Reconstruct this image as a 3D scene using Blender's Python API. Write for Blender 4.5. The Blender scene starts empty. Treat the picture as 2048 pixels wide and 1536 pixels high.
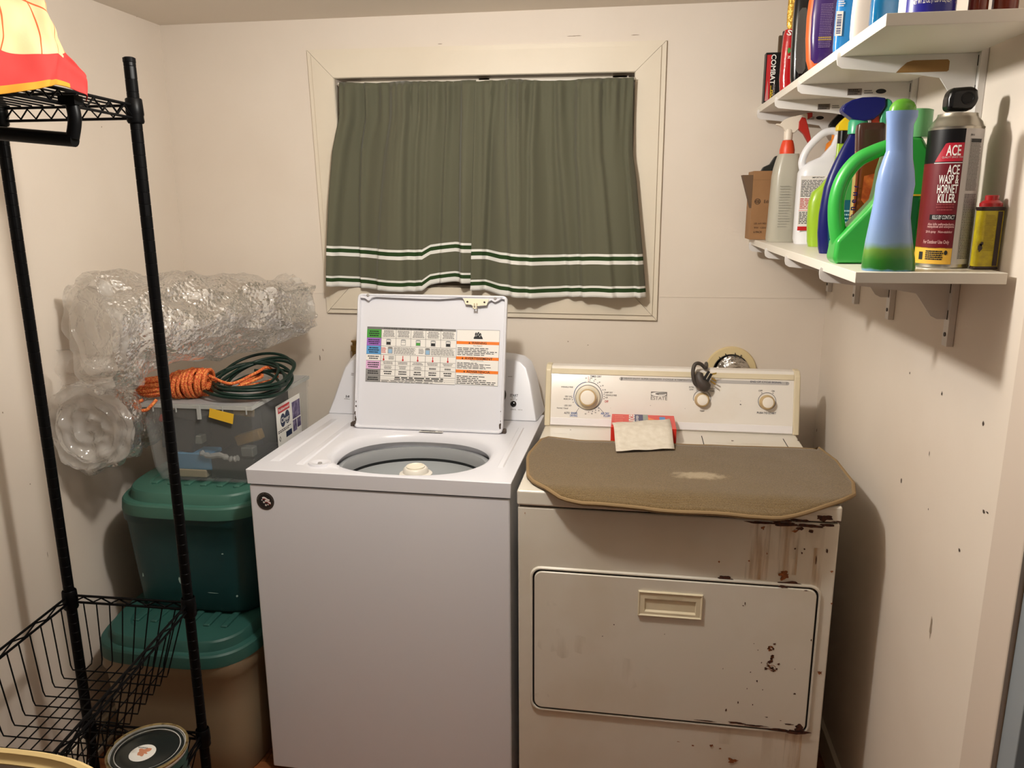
import bpy, bmesh, math, random
from mathutils import Vector, Matrix, noise

# ---------------------------------------------------------------- camera, light, exposure
scene = bpy.context.scene
COL = scene.collection
FPX, YAW, PITCH, ROLL = 1571.16, .1473, -.2292, -.006
CAM = Vector((.0886, -2.5552, 1.5886))
def cam_axes():
    F = Vector((-math.sin(YAW) * math.cos(PITCH), math.cos(YAW) * math.cos(PITCH), math.sin(PITCH)))
    rt = Vector((math.cos(YAW), math.sin(YAW), 0)); up = rt.cross(F)
    c, s = math.cos(ROLL), math.sin(ROLL)
    return F, rt * c + up * s, up * c - rt * s
FW, RT, UP = cam_axes()
cd = bpy.data.cameras.new('camera'); cam = bpy.data.objects.new('camera', cd); COL.objects.link(cam)
cd.sensor_width = 36; cd.sensor_fit = 'HORIZONTAL'; cd.lens = FPX / 2048 * 36; cd.clip_start = .02
cam.matrix_world = Matrix(((RT.x, UP.x, -FW.x, CAM.x), (RT.y, UP.y, -FW.y, CAM.y), (RT.z, UP.z, -FW.z, CAM.z), (0, 0, 0, 1)))
scene.camera = cam
w = bpy.data.worlds.new('world'); scene.world = w; w.use_nodes = True
w.node_tree.nodes['Background'].inputs[0].default_value = (1, .93, .85, 1)
w.node_tree.nodes['Background'].inputs[1].default_value = .03
def lamp(name, loc, watts, col, r):
    l = bpy.data.lights.new(name, 'POINT'); l.energy = watts; l.color = col; l.shadow_soft_size = r
    o = bpy.data.objects.new(name, l); COL.objects.link(o); o.location = loc
lamp('ceiling_bulb_light', (-.30, -1.20, 1.98), 41, (1, .965, .905), .04)
lamp('added_fill_light', (.2, -3.0, 2.0), 1.6, (1, .92, .84), .12)  # weak fill added behind the camera to lift the dark areas
scene.view_settings.view_transform = 'Standard'; scene.view_settings.look = 'None'
scene.view_settings.gamma = 1; scene.view_settings.exposure = 0.0
try: scene.view_settings.use_curve_mapping = False
except Exception: pass

# ---------------------------------------------------------------- helpers
PI = math.pi
def V(*a): return Vector(a)
def ray(u, v): return FW + RT * ((u - 1024) / FPX) - UP * ((v - 768) / FPX)
def at(u, v, x=None, y=None, z=None):          # the point of a plane seen at pixel u, v
    r = ray(u, v)
    t = (x - CAM.x) / r.x if x is not None else (y - CAM.y) / r.y if y is not None else (z - CAM.z) / r.z
    return CAM + r * t
ROOT = {}
def atl(root, u, v, x=None, y=None, z=None):   # the same in a thing's own coordinates
    Mi = ROOT[root.name].inverted(); c = Mi @ CAM; r = Mi.to_3x3() @ ray(u, v)
    t = (x - c.x) / r.x if x is not None else (y - c.y) / r.y if y is not None else (z - c.z) / r.z
    return c + r * t
def inplane(root, u, v, O, X, Y):              # coordinates (a, b) on a plane O + aX + bY
    if root: Mi = ROOT[root.name].inverted(); c = Mi @ CAM; r = Mi.to_3x3() @ ray(u, v)
    else: c = CAM; r = ray(u, v)
    N = X.cross(Y); t = (O - c).dot(N) / r.dot(N); p = c + r * t - O
    return (p.dot(X), p.dot(Y))
def lin(c):
    return tuple(((x / 255) / 12.92 if x / 255 <= .04045 else ((x / 255 + .055) / 1.055) ** 2.4) for x in c)
def thing(name, label, cat, loc=(0, 0, 0), rz=0, group=None):
    o = bpy.data.objects.new(name, None); COL.objects.link(o); o.location = loc; o.rotation_euler = (0, 0, rz)
    o.empty_display_size = .05; o['label'] = label; o['category'] = cat
    if group: o['group'] = group
    ROOT[o.name] = Matrix.Translation(Vector(loc)) @ Matrix.Rotation(rz, 4, 'Z')
    return o
def tag(o, label, cat, group=None):
    o['label'] = label; o['category'] = cat
    if group: o['group'] = group
    return o
def struct(o): o['kind'] = 'structure'; return o

MATS = {}
def mat(name, c, rough=.5, metal=0, spec=.5, n=None, bump=None, coat=0, alpha=1, trans=0, sheen=0, emit=None, two=None, wave=None):
    if name in MATS: return MATS[name]
    m = bpy.data.materials.new(name); m.use_nodes = True; nt = m.node_tree; b = nt.nodes['Principled BSDF']
    col = (*lin(c), 1)
    b.inputs['Base Color'].default_value = col; b.inputs['Roughness'].default_value = rough; b.inputs['Metallic'].default_value = metal
    b.inputs['Specular IOR Level'].default_value = spec; b.inputs['Coat Weight'].default_value = coat; b.inputs['Alpha'].default_value = alpha
    b.inputs['Transmission Weight'].default_value = trans; b.inputs['Sheen Weight'].default_value = sheen
    if emit: b.inputs['Emission Color'].default_value = (*lin(c), 1); b.inputs['Emission Strength'].default_value = emit
    tc = nt.nodes.new('ShaderNodeTexCoord')
    if n:                                      # n = (scale, second colour, low, high) or with a stretch vector
        t = nt.nodes.new('ShaderNodeTexNoise'); t.inputs['Scale'].default_value = n[0]; t.inputs['Detail'].default_value = 5
        mp = nt.nodes.new('ShaderNodeMapping'); nt.links.new(tc.outputs['Object'], mp.inputs[0]); nt.links.new(mp.outputs[0], t.inputs[0])
        if len(n) > 4: mp.inputs['Scale'].default_value = n[4]
        r = nt.nodes.new('ShaderNodeValToRGB'); r.color_ramp.elements[0].position = n[2]; r.color_ramp.elements[1].position = n[3]
        r.color_ramp.elements[0].color = col; r.color_ramp.elements[1].color = (*lin(n[1]), 1)
        nt.links.new(t.outputs[0], r.inputs[0]); nt.links.new(r.outputs[0], b.inputs['Base Color'])
    if bump:                                   # (kind, scale, strength, distance)
        k = bump[0]
        t = nt.nodes.new({'noise': 'ShaderNodeTexNoise', 'voronoi': 'ShaderNodeTexVoronoi', 'wave': 'ShaderNodeTexWave', 'brick': 'ShaderNodeTexBrick'}[k])
        t.inputs['Scale'].default_value = bump[1]; nt.links.new(tc.outputs['Object'], t.inputs[0])
        if k == 'noise': t.inputs['Detail'].default_value = 4
        bp = nt.nodes.new('ShaderNodeBump'); bp.inputs['Strength'].default_value = bump[2]; bp.inputs['Distance'].default_value = bump[3]
        nt.links.new(t.outputs['Fac' if k in ('wave', 'noise') else 0], bp.inputs['Height']); nt.links.new(bp.outputs[0], b.inputs['Normal'])
    MATS[name] = m
    return m

class MB:
    def __init__(s, m): s.v = []; s.f = []; s.mi = []; s.mats = [m]; s.cur = 0
    def use(s, m):
        if m not in s.mats: s.mats.append(m)
        s.cur = s.mats.index(m); return s
    def add(s, vs, fs):
        b = len(s.v); s.v += [Vector(p) for p in vs]; s.f += [[i + b for i in f] for f in fs]; s.mi += [s.cur] * len(fs); return s
    def box(s, a, b, rz=0, piv=None):
        x0, y0, z0 = a; x1, y1, z1 = b
        vs = [V(x, y, z) for z in (z0, z1) for (x, y) in ((x0, y0), (x1, y0), (x1, y1), (x0, y1))]
        if rz:
            c = piv or V((x0 + x1) / 2, (y0 + y1) / 2, 0); R = Matrix.Rotation(rz, 3, 'Z'); vs = [R @ (p - c) + c for p in vs]
        return s.add(vs, [(3, 2, 1, 0), (4, 5, 6, 7), (0, 1, 5, 4), (1, 2, 6, 5), (2, 3, 7, 6), (3, 0, 4, 7)])
    def loft(s, rings, cap0=True, cap1=True, close=True):
        n = len(rings[0]); vs = [p for r in rings for p in r]; fs = []
        for k in range(len(rings) - 1):
            for i in range(n if close else n - 1):
                j = (i + 1) % n; fs.append((k * n + i, k * n + j, (k + 1) * n + j, (k + 1) * n + i))
        if cap0: fs.append(tuple(range(n - 1, -1, -1)))
        if cap1: fs.append(tuple((len(rings) - 1) * n + i for i in range(n)))
        return s.add(vs, fs)
    def prism(s, pts, ext):
        ext = Vector(ext); return s.loft([[Vector(p) for p in pts], [Vector(p) + ext for p in pts]])
    def lathe(s, prof, c=(0, 0, 0), n=32, sx=1, sy=1, ax='z', cap=True):
        c = Vector(c); R = []
        for r, h in prof:
            L = []
            for i in range(n):
                a = 2 * PI * i / n; p = (r * math.cos(a) * sx, r * math.sin(a) * sy, h)
                if ax == 'y': p = (p[0], h, -p[1])
                elif ax == 'x': p = (h, p[0], p[1])
                L.append(c + Vector(p))
            R.append(L)
        return s.loft(R, cap, cap)
    def tube(s, path, r, n=8, closed=False, cap=True):
        P = [Vector(p) for p in path]; m = len(P); rr = r if isinstance(r, (list, tuple)) else [r] * m
        T = []
        for i in range(m):
            a = P[(i - 1) % m] if (closed or i > 0) else P[i]; b = P[(i + 1) % m] if (closed or i < m - 1) else P[i]
            t = (b - a); T.append(t.normalized() if t.length > 1e-9 else V(0, 0, 1))
        u = T[0].orthogonal().normalized(); R = []
        for i in range(m):
            u = (u - T[i] * u.dot(T[i])); u = u.normalized() if u.length > 1e-6 else T[i].orthogonal().normalized()
            w_ = T[i].cross(u); R.append([P[i] + (u * math.cos(2 * PI * k / n) + w_ * math.sin(2 * PI * k / n)) * rr[i] for k in range(n)])
        if closed: R.append(R[0]); return s.loft(R, False, False)
        return s.loft(R, cap, cap)
    def build(s, name, parent=None, bevel=0, seg=2, flat=False, world=False, sub=0, solid=0, ang=40, recalc=True):
        me = bpy.data.meshes.new(name); me.from_pydata([tuple(p) for p in s.v], [], s.f)
        for m in s.mats: me.materials.append(m)
        me.polygons.foreach_set('material_index', s.mi); me.update()
        if recalc:
            bm = bmesh.new(); bm.from_mesh(me); bmesh.ops.remove_doubles(bm, verts=bm.verts, dist=1e-6)
            bmesh.ops.recalc_face_normals(bm, faces=bm.faces); bm.to_mesh(me); bm.free()
        if not flat:
            me.polygons.foreach_set('use_smooth', [True] * len(me.polygons))
            if not bevel: me.set_sharp_from_angle(angle=math.radians(ang))
        o = bpy.data.objects.new(name, me); COL.objects.link(o)
        if parent:
            o.parent = parent; r = parent
            while r.parent: r = r.parent
            if world: me.transform(ROOT[r.name].inverted())
        if solid: md = o.modifiers.new('solidify', 'SOLIDIFY'); md.thickness = solid; md.offset = 0
        if bevel:
            md = o.modifiers.new('bevel', 'BEVEL'); md.width = bevel; md.segments = seg; md.limit_method = 'ANGLE'; md.angle_limit = math.radians(35); md.harden_normals = True
        if sub: md = o.modifiers.new('subsurf', 'SUBSURF'); md.levels = sub; md.render_levels = sub
        return o
TX = {}
def textgeo(s, bold):
    k = (s, bold)
    if k not in TX:
        cu = bpy.data.curves.new('t', 'FONT'); cu.body = s; cu.size = 1; cu.resolution_u = 3; cu.align_x = 'LEFT'; cu.offset = .018 if bold else 0
        o = bpy.data.objects.new('t', cu); COL.objects.link(o); me = bpy.data.meshes.new_from_object(o)
        vs = [v.co.copy() for v in me.vertices]; fs = [tuple(p.vertices) for p in me.polygons]
        bpy.data.objects.remove(o); bpy.data.curves.remove(cu); bpy.data.meshes.remove(me)
        x0 = min(p.x for p in vs); x1 = max(p.x for p in vs); y1 = max(p.y for p in vs); y0 = min(p.y for p in vs)
        TX[k] = ([((p.x - x0) / (x1 - x0), (p.y - y0) / (y1 - y0)) for p in vs], fs, (x1 - x0) / (y1 - y0))
    return TX[k]
class Decal(MB):                                # printing, lettering and stains lying on a surface
    def __init__(s, m, O=None, X=None, Y=None, base=.0005, step=.0002, fn=None):
        super().__init__(m); s.O = O; s.X = X; s.Y = Y; s.N = X.cross(Y).normalized() if X else None; s.b = base; s.st = step; s.fn = fn
    def p(s, u, v, l):
        h = s.b + s.st * l
        return s.fn(u, v, h) if s.fn else s.O + s.X * u + s.Y * v + s.N * h
    def poly(s, pts, m, l=0): s.use(m); return s.add([s.p(u, v, l) for u, v in pts], [tuple(range(len(pts)))])
    def rect(s, u0, v0, u1, v1, m, l=0, nu=1, nv=1):
        s.use(m); nu = nu if not s.fn else max(nu, 8); vs = [s.p(u0 + (u1 - u0) * i / nu, v0 + (v1 - v0) * j / nv, l) for j in range(nv + 1) for i in range(nu + 1)]
        return s.add(vs, [(j * (nu + 1) + i, j * (nu + 1) + i + 1, (j + 1) * (nu + 1) + i + 1, (j + 1) * (nu + 1) + i) for j in range(nv) for i in range(nu)])
    def frame(s, u0, v0, u1, v1, t, m, l=0):
        s.rect(u0, v0, u1, v0 + t, m, l); s.rect(u0, v1 - t, u1, v1, m, l); s.rect(u0, v0, u0 + t, v1, m, l); return s.rect(u1 - t, v0, u1, v1, m, l)
    def disc(s, u, v, r, m, l=0, n=28, ry=None, a0=0, a1=2 * PI): return s.poly([(u + r * math.cos(a0 + (a1 - a0) * i / n), v + (ry or r) * math.sin(a0 + (a1 - a0) * i / n)) for i in range(n + (a1 - a0 < 6.28))], m, l)
    def ring(s, u, v, r, t, m, l=0, n=40, a0=0, a1=2 * PI):
        s.use(m); k = n if a1 - a0 > 6.28 else n + 1
        vs = [s.p(u + q * math.cos(a0 + (a1 - a0) * i / n), v + q * math.sin(a0 + (a1 - a0) * i / n), l) for i in range(k) for q in (r - t, r)]
        return s.add(vs, [(2 * i, 2 * i + 1, (2 * ((i + 1) % k)) + 1, 2 * ((i + 1) % k)) for i in range(n if k == n else n)])
    def line(s, u0, v0, u1, v1, t, m, l=0):
        d = Vector((u1 - u0, v1 - v0)); q = Vector((-d.y, d.x)).normalized() * t / 2
        return s.poly([(u0 + q.x, v0 + q.y), (u0 - q.x, v0 - q.y), (u1 - q.x, v1 - q.y), (u1 + q.x, v1 + q.y)], m, l)
    def text(s, t, u, v, h, m, l=1, w=None, al='c', bold=True, rot=0, shear=0):
        P, F, asp = textgeo(t, bold); w = w or asp * h; ox = {'c': -w / 2, 'l': 0, 'r': -w}[al]; c, sn = math.cos(rot), math.sin(rot); s.use(m); vs = []
        for a, b in P:
            x = a * w + ox + shear * (b - .5) * h; y = (b - .5) * h; vs.append(s.p(u + x * c - y * sn, v + x * sn + y * c, l))
        return s.add(vs, F)
    def greek(s, u0, v0, u1, v1, rows, m, l=1, seed=1, fill=.55, gap=.12, ragged=.25, al='l'):
        R = random.Random(seed); H = (v1 - v0) / rows; W = u1 - u0
        for i in range(rows):
            y = v1 - (i + .5) * H; end = W * (1 - ragged * R.random()); x = 0 if al == 'l' else (W - end) / 2; e = end if al == 'l' else (W + end) / 2
            while x < e:
                ww = W * R.uniform(.05, .16); b = min(x + ww, e); s.rect(u0 + x, y - H * fill / 2, u0 + b, y + H * fill / 2, m, l); x = b + W * gap * .18
        return s
    def blob(s, u, v, ru, rv, m, l=0, seed=0, rough=.35, n=26):
        P = []
        for i in range(n):
            a = 2 * PI * i / n; k = 1 + rough * noise.noise(V(math.cos(a) * 1.6 + seed * 7.3, math.sin(a) * 1.6, seed * 3.1)) * 1.6 + rough * .5 * noise.noise(V(math.cos(a) * 5 + seed, math.sin(a) * 5, seed))
            P.append((u + ru * k * math.cos(a), v + rv * k * math.sin(a)))
        return s.poly(P, m, l)
def sring(cx, cy, z, rx, ry, n=48, e=2.0, rot=0):
    L = []
    for i in range(n):
        a = 2 * PI * i / n; c, s_ = math.cos(a), math.sin(a)
        x = rx * math.copysign(abs(c) ** (2 / e), c); y = ry * math.copysign(abs(s_) ** (2 / e), s_)
        L.append(V(cx + x * math.cos(rot) - y * math.sin(rot), cy + x * math.sin(rot) + y * math.cos(rot), z))
    return L
def smooth_path(P, k=6, closed=False):          # Catmull-Rom
    P = [Vector(p) for p in P]; n = len(P); out = []
    for i in range(n if closed else n - 1):
        a, b, c, d = (P[(i - 1) % n], P[i], P[(i + 1) % n], P[(i + 2) % n]) if closed else (P[max(i - 1, 0)], P[i], P[i + 1], P[min(i + 2, n - 1)])
        for j in range(k):
            t = j / k; out.append(.5 * ((2 * b) + (c - a) * t + (2 * a - 5 * b + 4 * c - d) * t * t + (3 * b - a - 3 * c + d) * t ** 3))
    if not closed: out.append(P[-1])
    return out

# ---------------------------------------------------------------- materials shared by many things
wallm = mat('painted_wall', (224, 213, 200), .62, n=(2.2, (216, 203, 188), .35, .75), bump=('noise', 60, .08, .002))
ceilm = mat('painted_ceiling', (222, 212, 198), .7, n=(1.6, (214, 203, 188), .3, .8), bump=('noise', 35, .1, .002))
trimm = mat('cream_trim_paint', (222, 211, 192), .45, n=(3, (214, 201, 181), .35, .8))
black = mat('black_print', (24, 23, 24), .5)
white = mat('white_print', (238, 236, 230), .5)
greyp = mat('grey_print', (120, 116, 112), .5)
redp = mat('red_print', (190, 28, 34), .45)
orangep = mat('orange_print', (226, 118, 28), .45)
bluep = mat('blue_print', (32, 62, 130), .45)
bluel = mat('light_blue_print', (70, 140, 205), .45)
yellowp = mat('yellow_print', (226, 186, 40), .45)
greenp = mat('green_print', (70, 150, 60), .45)
enamel = mat('washer_white_enamel', (216, 216, 222), .28, coat=.3)
dark = mat('dark_gap', (14, 13, 12), .8)

# ---------------------------------------------------------------- the room
XL, XR, ZC, YF = -1.44, .698, 2.1503, -4.6
wall_hole = [at(671.5, 158.5, y=0), at(1269.5, 146, y=0), at(1256, 578, y=0), at(704, 572, y=0)]   # inner corners of the window casing
outer = [at(615.6, 101, y=0), at(1333.6, 81.5, y=0), at(1313, 640, y=0), at(656.6, 624.5, y=0)]
def ringwall(mb, O, I, y):                      # O, I: four corners TL TR BR BL
    vs = [V(p.x, y, p.z) for p in O] + [V(p.x, y, p.z) for p in I]
    mb.add(vs, [(i, (i + 1) % 4, 4 + (i + 1) % 4, 4 + i) for i in range(4)])
mb = MB(wallm); O4 = [V(XL - .1, 0, ZC), V(XR + .1, 0, ZC), V(XR + .1, 0, -.05), V(XL - .1, 0, -.05)]
ringwall(mb, O4, wall_hole, 0); ringwall(mb, O4, wall_hole, .12)
for i in range(4):
    a, b = wall_hole[i], wall_hole[(i + 1) % 4]; mb.add([a, b, V(b.x, .12, b.z), V(a.x, .12, a.z)], [(0, 1, 2, 3)])
    a, b = O4[i], O4[(i + 1) % 4]; mb.add([a, b, V(b.x, .12, b.z), V(a.x, .12, a.z)], [(0, 1, 2, 3)])
zs = at(1340, 593, y=0).z
for xa, xb in ((XL, outer[3].x), (outer[2].x, XR)): mb.box((xa, -.0012, zs - .0016), (xb, .001, zs))
D = Decal(greyp, V(0, 0, 0), V(1, 0, 0), V(0, 0, 1), base=.0004); R = random.Random(4)
scuff = mat('wall_scuff', (150, 134, 116), .8)
for (u_, v_, ru, rv) in ((1136, 683, .002, .0022), (1176, 690, .002, .0015), (640, 716, .003, .008), (646, 700, .002, .004), (1150, 72, .02, .0012), (1270, 70, .012, .001), (880, 88, .008, .001)):
    p = at(u_, v_, y=0); D.blob(p.x, p.z, ru, rv, scuff, seed=u_)
b0 = len(mb.v); mb.mats.append(scuff); mb.v += D.v; mb.f += [[i + b0 for i in f] for f in D.f]; mb.mi += [1] * len(D.f)
struct(mb.build('wall_back', flat=True, recalc=False))
mb = MB(wallm); mb.box((XL - .1, YF - .1, -.05), (XL, .1, ZC))
D = Decal(scuff, V(XL, 0, 0), V(0, -1, 0), V(0, 0, 1)); D.N = V(1, 0, 0)
for (u_, v_, r1, r2) in ((203, 254, .002, .002), (273, 33, .0015, .002), (5, 825, .002, .002), (95, 1110, .001, .008), (60, 968, .002, .002)):
    p = at(u_, v_, x=XL); D.blob(-p.y, p.z, r1, r2, scuff, seed=u_)
b0 = len(mb.v); mb.mats.append(scuff); mb.v += D.v; mb.f += [[i + b0 for i in f] for f in D.f]; mb.mi += [1] * len(D.f)
struct(mb.build('wall_left', flat=True, recalc=False))
YE = -1.25
mb = MB(wallm); mb.box((XR, YE, -.05), (XR + .1, .12, ZC)); mb.box((XR, YF - .1, -.05), (XR + .1, -2.26, ZC)); mb.box((XR, -2.26, 2.02), (XR + .1, YE, ZC))
nail = mat('nail_hole', (70, 58, 48), .8)
D = Decal(nail, V(XR, 0, 0), V(0, 1, 0), V(0, 0, 1)); D.N = V(-1, 0, 0)
for (u_, v_, r1, r2) in ((1820, 746, .002, .003), (1884, 787, .003, .004), (1967, 847, .003, .004), (1803, 961, .003, .005), (1857, 1018, .0015, .002), (1968, 1023, .004, .003), (1859, 907, .0012, .005), (1975, 1025, .004, .002), (1634, 860, .0025, .006), (1655, 920, .002, .004), (1919, 1100, .004, .003), (1862, 1255, .004, .02)):
    p = at(u_, v_, x=XR); D.blob(p.y, p.z, r1, r2, nail if r2 < .01 else scuff, seed=u_)
b0 = len(mb.v); mb.mats += [nail, scuff]; mb.v += D.v; mb.f += [[i + b0 for i in f] for f in D.f]; mb.mi += [1 if D.mats[m] == nail else 2 for m in D.mi]
struct(mb.build('wall_right', flat=True, recalc=False))
mb = MB(mat('dim_brown_wall', (120, 98, 80), .7)); mb.box((XL - .1, YF - .1, -.05), (XR + .1, YF, ZC)); struct(mb.build('wall_front', flat=True))
mb = MB(ceilm); mb.box((XL - .1, YF - .1, ZC), (XR + .1, .12, ZC + .08)); struct(mb.build('ceiling', flat=True))
# wooden floor: planks drawn by a brick texture
fm = mat('wooden_floor', (150, 92, 52), .45, n=(9, (112, 64, 34), .3, .7, (1, 8, 1)))
mb = MB(fm)
y = YF - .1; R = random.Random(2)
while y < .1:
    x = XL - .1 - R.random() * .5
    while x < XR + .1:
        L = R.uniform(.5, .9); mb.box((max(x, XL - .1), y, -.04), (min(x + L - .0015, XR + .9), y + .0785, R.uniform(-.0006, 0))); x += L
    y += .08
struct(mb.build('floor', flat=True, recalc=False))
mb = MB(trimm); mb.box((XL, YF, 0), (XL + .014, 0, .085)); mb.box((XL, YF, 0), (XL + .024, 0, .018)); struct(mb.build('baseboard_left', bevel=.003))
mb = MB(trimm); mb.box((XL + .03, -.014, 0), (XR - .01, 0, .085)); struct(mb.build('baseboard_back', bevel=.003))
mb = MB(trimm); mb.box((XR - .014, YE + .02, 0), (XR, -.02, .085)); struct(mb.build('baseboard_right', bevel=.003))
# door on the right with its casing
casem = mat('casing_pale_paint', (206, 192, 178), .5)
bluegrey = mat('blue_grey_door_paint', (142, 150, 156), .45, n=(3, (128, 136, 142), .3, .8))
mb = MB(casem); mb.box((XR - .006, -1.35, 0), (XR + .1, YE, 2.02)); mb.box((XR - .006, -2.26, 0), (XR + .1, -2.17, 2.02)); mb.box((XR - .006, -2.17, 1.94), (XR + .1, -1.35, 2.02))
struct(mb.build('trim_1', bevel=.003))
mb = MB(bluegrey); mb.box((XR + .004, -1.40, 0), (XR + .1, -1.35, 1.94)); mb.box((XR + .03, -2.17, 0), (XR + .07, -1.405, 1.94)); dr = struct(mb.build('door_1', bevel=.002))
mb = MB(mat('brass_knob', (170, 140, 80), .3, metal=1)); mb.lathe([(.012, 0), (.012, -.03), (.026, -.04), (.03, -.055), (.022, -.07), (0.002, -.074)], (XR + .03, -2.1, .95), ax='x'); mb.build('door_knob', dr)
# window with mitred casing
mb = MB(mat('night_window_glass', (20, 24, 28), .05, spec=.8)); ih = wall_hole
mb.add([V(p.x, .09, p.z) for p in ih] + [V(p.x, .094, p.z) for p in ih], [(0, 1, 2, 3), (7, 6, 5, 4), (0, 4, 5, 1), (1, 5, 6, 2), (2, 6, 7, 3), (3, 7, 4, 0)])
win = struct(mb.build('window_1', flat=True))
for i in range(4):
    mb = MB(trimm); a, b, c, d = outer[i], outer[(i + 1) % 4], ih[(i + 1) % 4], ih[i]
    def lerp(p, q, t): return p.lerp(q, t)
    e = .0006
    # stepped profile: thin outer bead then flat board
    steps = [(0, .000), (0, -.010), (.16, -.010), (.165, -.015), (.97, -.018), (1.0, -.014), (1.0, 0)]
    rows = []
    for t, yy in steps:
        p = lerp(a, d, t); q = lerp(b, c, t); dirv = (q - p).normalized() * e
        rows.append([V(p.x + dirv.x, yy, p.z + dirv.z), V(q.x - dirv.x, yy, q.z - dirv.z)])
    vs = [p for r_ in rows for p in r_]; fs = [(2 * k, 2 * k + 1, 2 * k + 3, 2 * k + 2) for k in range(len(rows) - 1)]
    fs += [tuple(2 * k for k in range(len(rows))), tuple(2 * k + 1 for k in range(len(rows)))]
    mb.add(vs, fs); mb.build('window_casing', win, flat=True)
# sash bars and sill inside the opening
mb = MB(trimm); z0 = min(p.z for p in ih) ; z1 = max(p.z for p in ih); x0 = min(p.x for p in ih) + .02; x1 = max(p.x for p in ih) - .02
mb.box((x0, .05, z0 - .01), (x1, .09, z0 + .05)); mb.box((x0, .05, z1 - .05), (x1, .09, z1)); mb.box((x0, .05, z0), (x0 + .05, .09, z1)); mb.box((x1 - .05, .05, z0), (x1, .09, z1)); mb.box(((x0 + x1) / 2 - .02, .05, z0), ((x0 + x1) / 2 + .02, .09, z1))
mb.build('window_frame', win, bevel=.003)
mb = MB(trimm); mb.box((x0 - .01, .004, z0 - .014), (x1 + .01, .06, z0 + .006)); mb.build('window_sill', win, bevel=.002)

# ---------------------------------------------------------------- washing machine
WS = thing('washing_machine', 'white top-loading washing machine with its lid standing open', 'washing machine', (-.8806, -.7435, 0), -.022)
WW, WD, WZ, WSM = .699, .5526, .915, .8757
mb = MB(enamel)
def rr(x0, y0, x1, y1, z): return [V(x0, y0, z), V(x1, y0, z), V(x1, y1, z), V(x0, y1, z)]
mb.loft([rr(.004, .004, WW - .004, .695, .02), rr(.004, .004, WW - .004, .695, WSM - .004), rr(.03, .03, WW - .03, .665, WSM - .004), rr(.03, .03, WW - .03, .665, .3)], True, True)
mb.build('cabinet', WS, bevel=.005, seg=3)
mb = MB(mat('black_rubber', (20, 20, 20), .7))
for x in (.06, .64):
    for y in (.06, .63): mb.lathe([(.022, 0), (.022, .02), (.012, .022)], (x, y, 0), 16); mb.build('foot', WS); mb = MB(MATS['black_rubber'])
# deck with the round opening
hl, hr_, hb, hf = atl(WS, 668, 905, z=WZ), atl(WS, 981, 905, z=WZ), atl(WS, 820, 866, z=WZ), atl(WS, 820, 946, z=WZ)
hx, hrx = (hl.x + hr_.x) / 2, (hr_.x - hl.x) / 2; hy, hry = (hb.y + hf.y) / 2 + .004, (hb.y - hf.y) / 2 + .006
angs = sorted([2 * PI * i / 72 for i in range(72)] + [math.atan2(y - hy, x - hx) % (2 * PI) for x in (0, WW) for y in (0, .64)])
def outr(a, z, ins=0):
    c, s_ = math.cos(a), math.sin(a); t = 9
    for lim, comp, o in ((WW - ins, c, hx), (ins, c, hx), (.64, s_, hy), (ins, s_, hy)):
        if abs(comp) > 1e-9:
            q = (lim - o) / comp
            if q > 1e-9: t = min(t, q)
    return V(hx + c * t, hy + s_ * t, z)
def holer(a, z, k, e=2.35):
    c, s_ = math.cos(a), math.sin(a); r = 1 / ((abs(c) / (hrx * k)) ** e + (abs(s_) / (hry * k)) ** e) ** (1 / e); return V(hx + c * r, hy + s_ * r, z)
mb = MB(enamel)
mb.loft([[outr(a, WSM, .001) for a in angs], [outr(a, WZ) for a in angs], [holer(a, WZ, 1.10) for a in angs], [holer(a, WZ - .0035, 1.045) for a in angs], [holer(a, WZ - .012, 1.0) for a in angs], [holer(a, WZ - .030, .975) for a in angs], [holer(a, WZ - .030, 1.0) for a in angs], [holer(a, WSM - .012, 1.06) for a in angs]], False, False)
mb.build('deck', WS, bevel=.0075, seg=4)
# raised ribs and bleach dispenser on the deck
def rib(p0, p1, wd, h=.0035):
    a, b = atl(WS, *p0, z=WZ), atl(WS, *p1, z=WZ); d = (b - a).normalized(); q = V(-d.y, d.x, 0); m = MB(enamel)
    m.loft([[a + q * wd + V(0, 0, -.001), a - q * wd + V(0, 0, -.001), b - q * wd + V(0, 0, -.001), b + q * wd + V(0, 0, -.001)], [a + q * wd * .6 + d * .012 + V(0, 0, h), a - q * wd * .6 + d * .012 + V(0, 0, h), b - q * wd * .6 - d * .012 + V(0, 0, h), b + q * wd * .6 - d * .012 + V(0, 0, h)]], False, True)
    return m
for k, (p0, p1, wd) in enumerate((((548, 923), (672, 838), .016), ((598, 930), (704, 845), .012), ((1000, 936), (1043, 855), .010))):
    m = rib(p0, p1, wd); m.build('raised_rib', WS, bevel=.0018)
m = MB(enamel); bc = atl(WS, 640, 928, z=WZ)
m.lathe([(.026, 0), (.024, .006), (.018, .0065), (.010, .001)], (bc.x, bc.y, bc.z - .0005), 24, sx=1.25); m.use(mat('dispenser_grey', (150, 148, 146), .4)); m.lathe([(.006, .0012), (.0055, .0045), (.002, .005)], bc, 12)
t0 = atl(WS, 672, 934, z=WZ); m.use(enamel).loft([[V(bc.x + .02, bc.y + .018, WZ), V(bc.x + .018, bc.y - .014, WZ), V(t0.x + .012, t0.y - .012, WZ), V(t0.x + .005, t0.y + .012, WZ)], [V(bc.x + .02, bc.y + .010, WZ + .005), V(bc.x + .018, bc.y - .008, WZ + .005), V(t0.x + .004, t0.y - .006, WZ + .002), V(t0.x, t0.y + .006, WZ + .002)]], False, True)
m.build('bleach_dispenser', WS)
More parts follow.
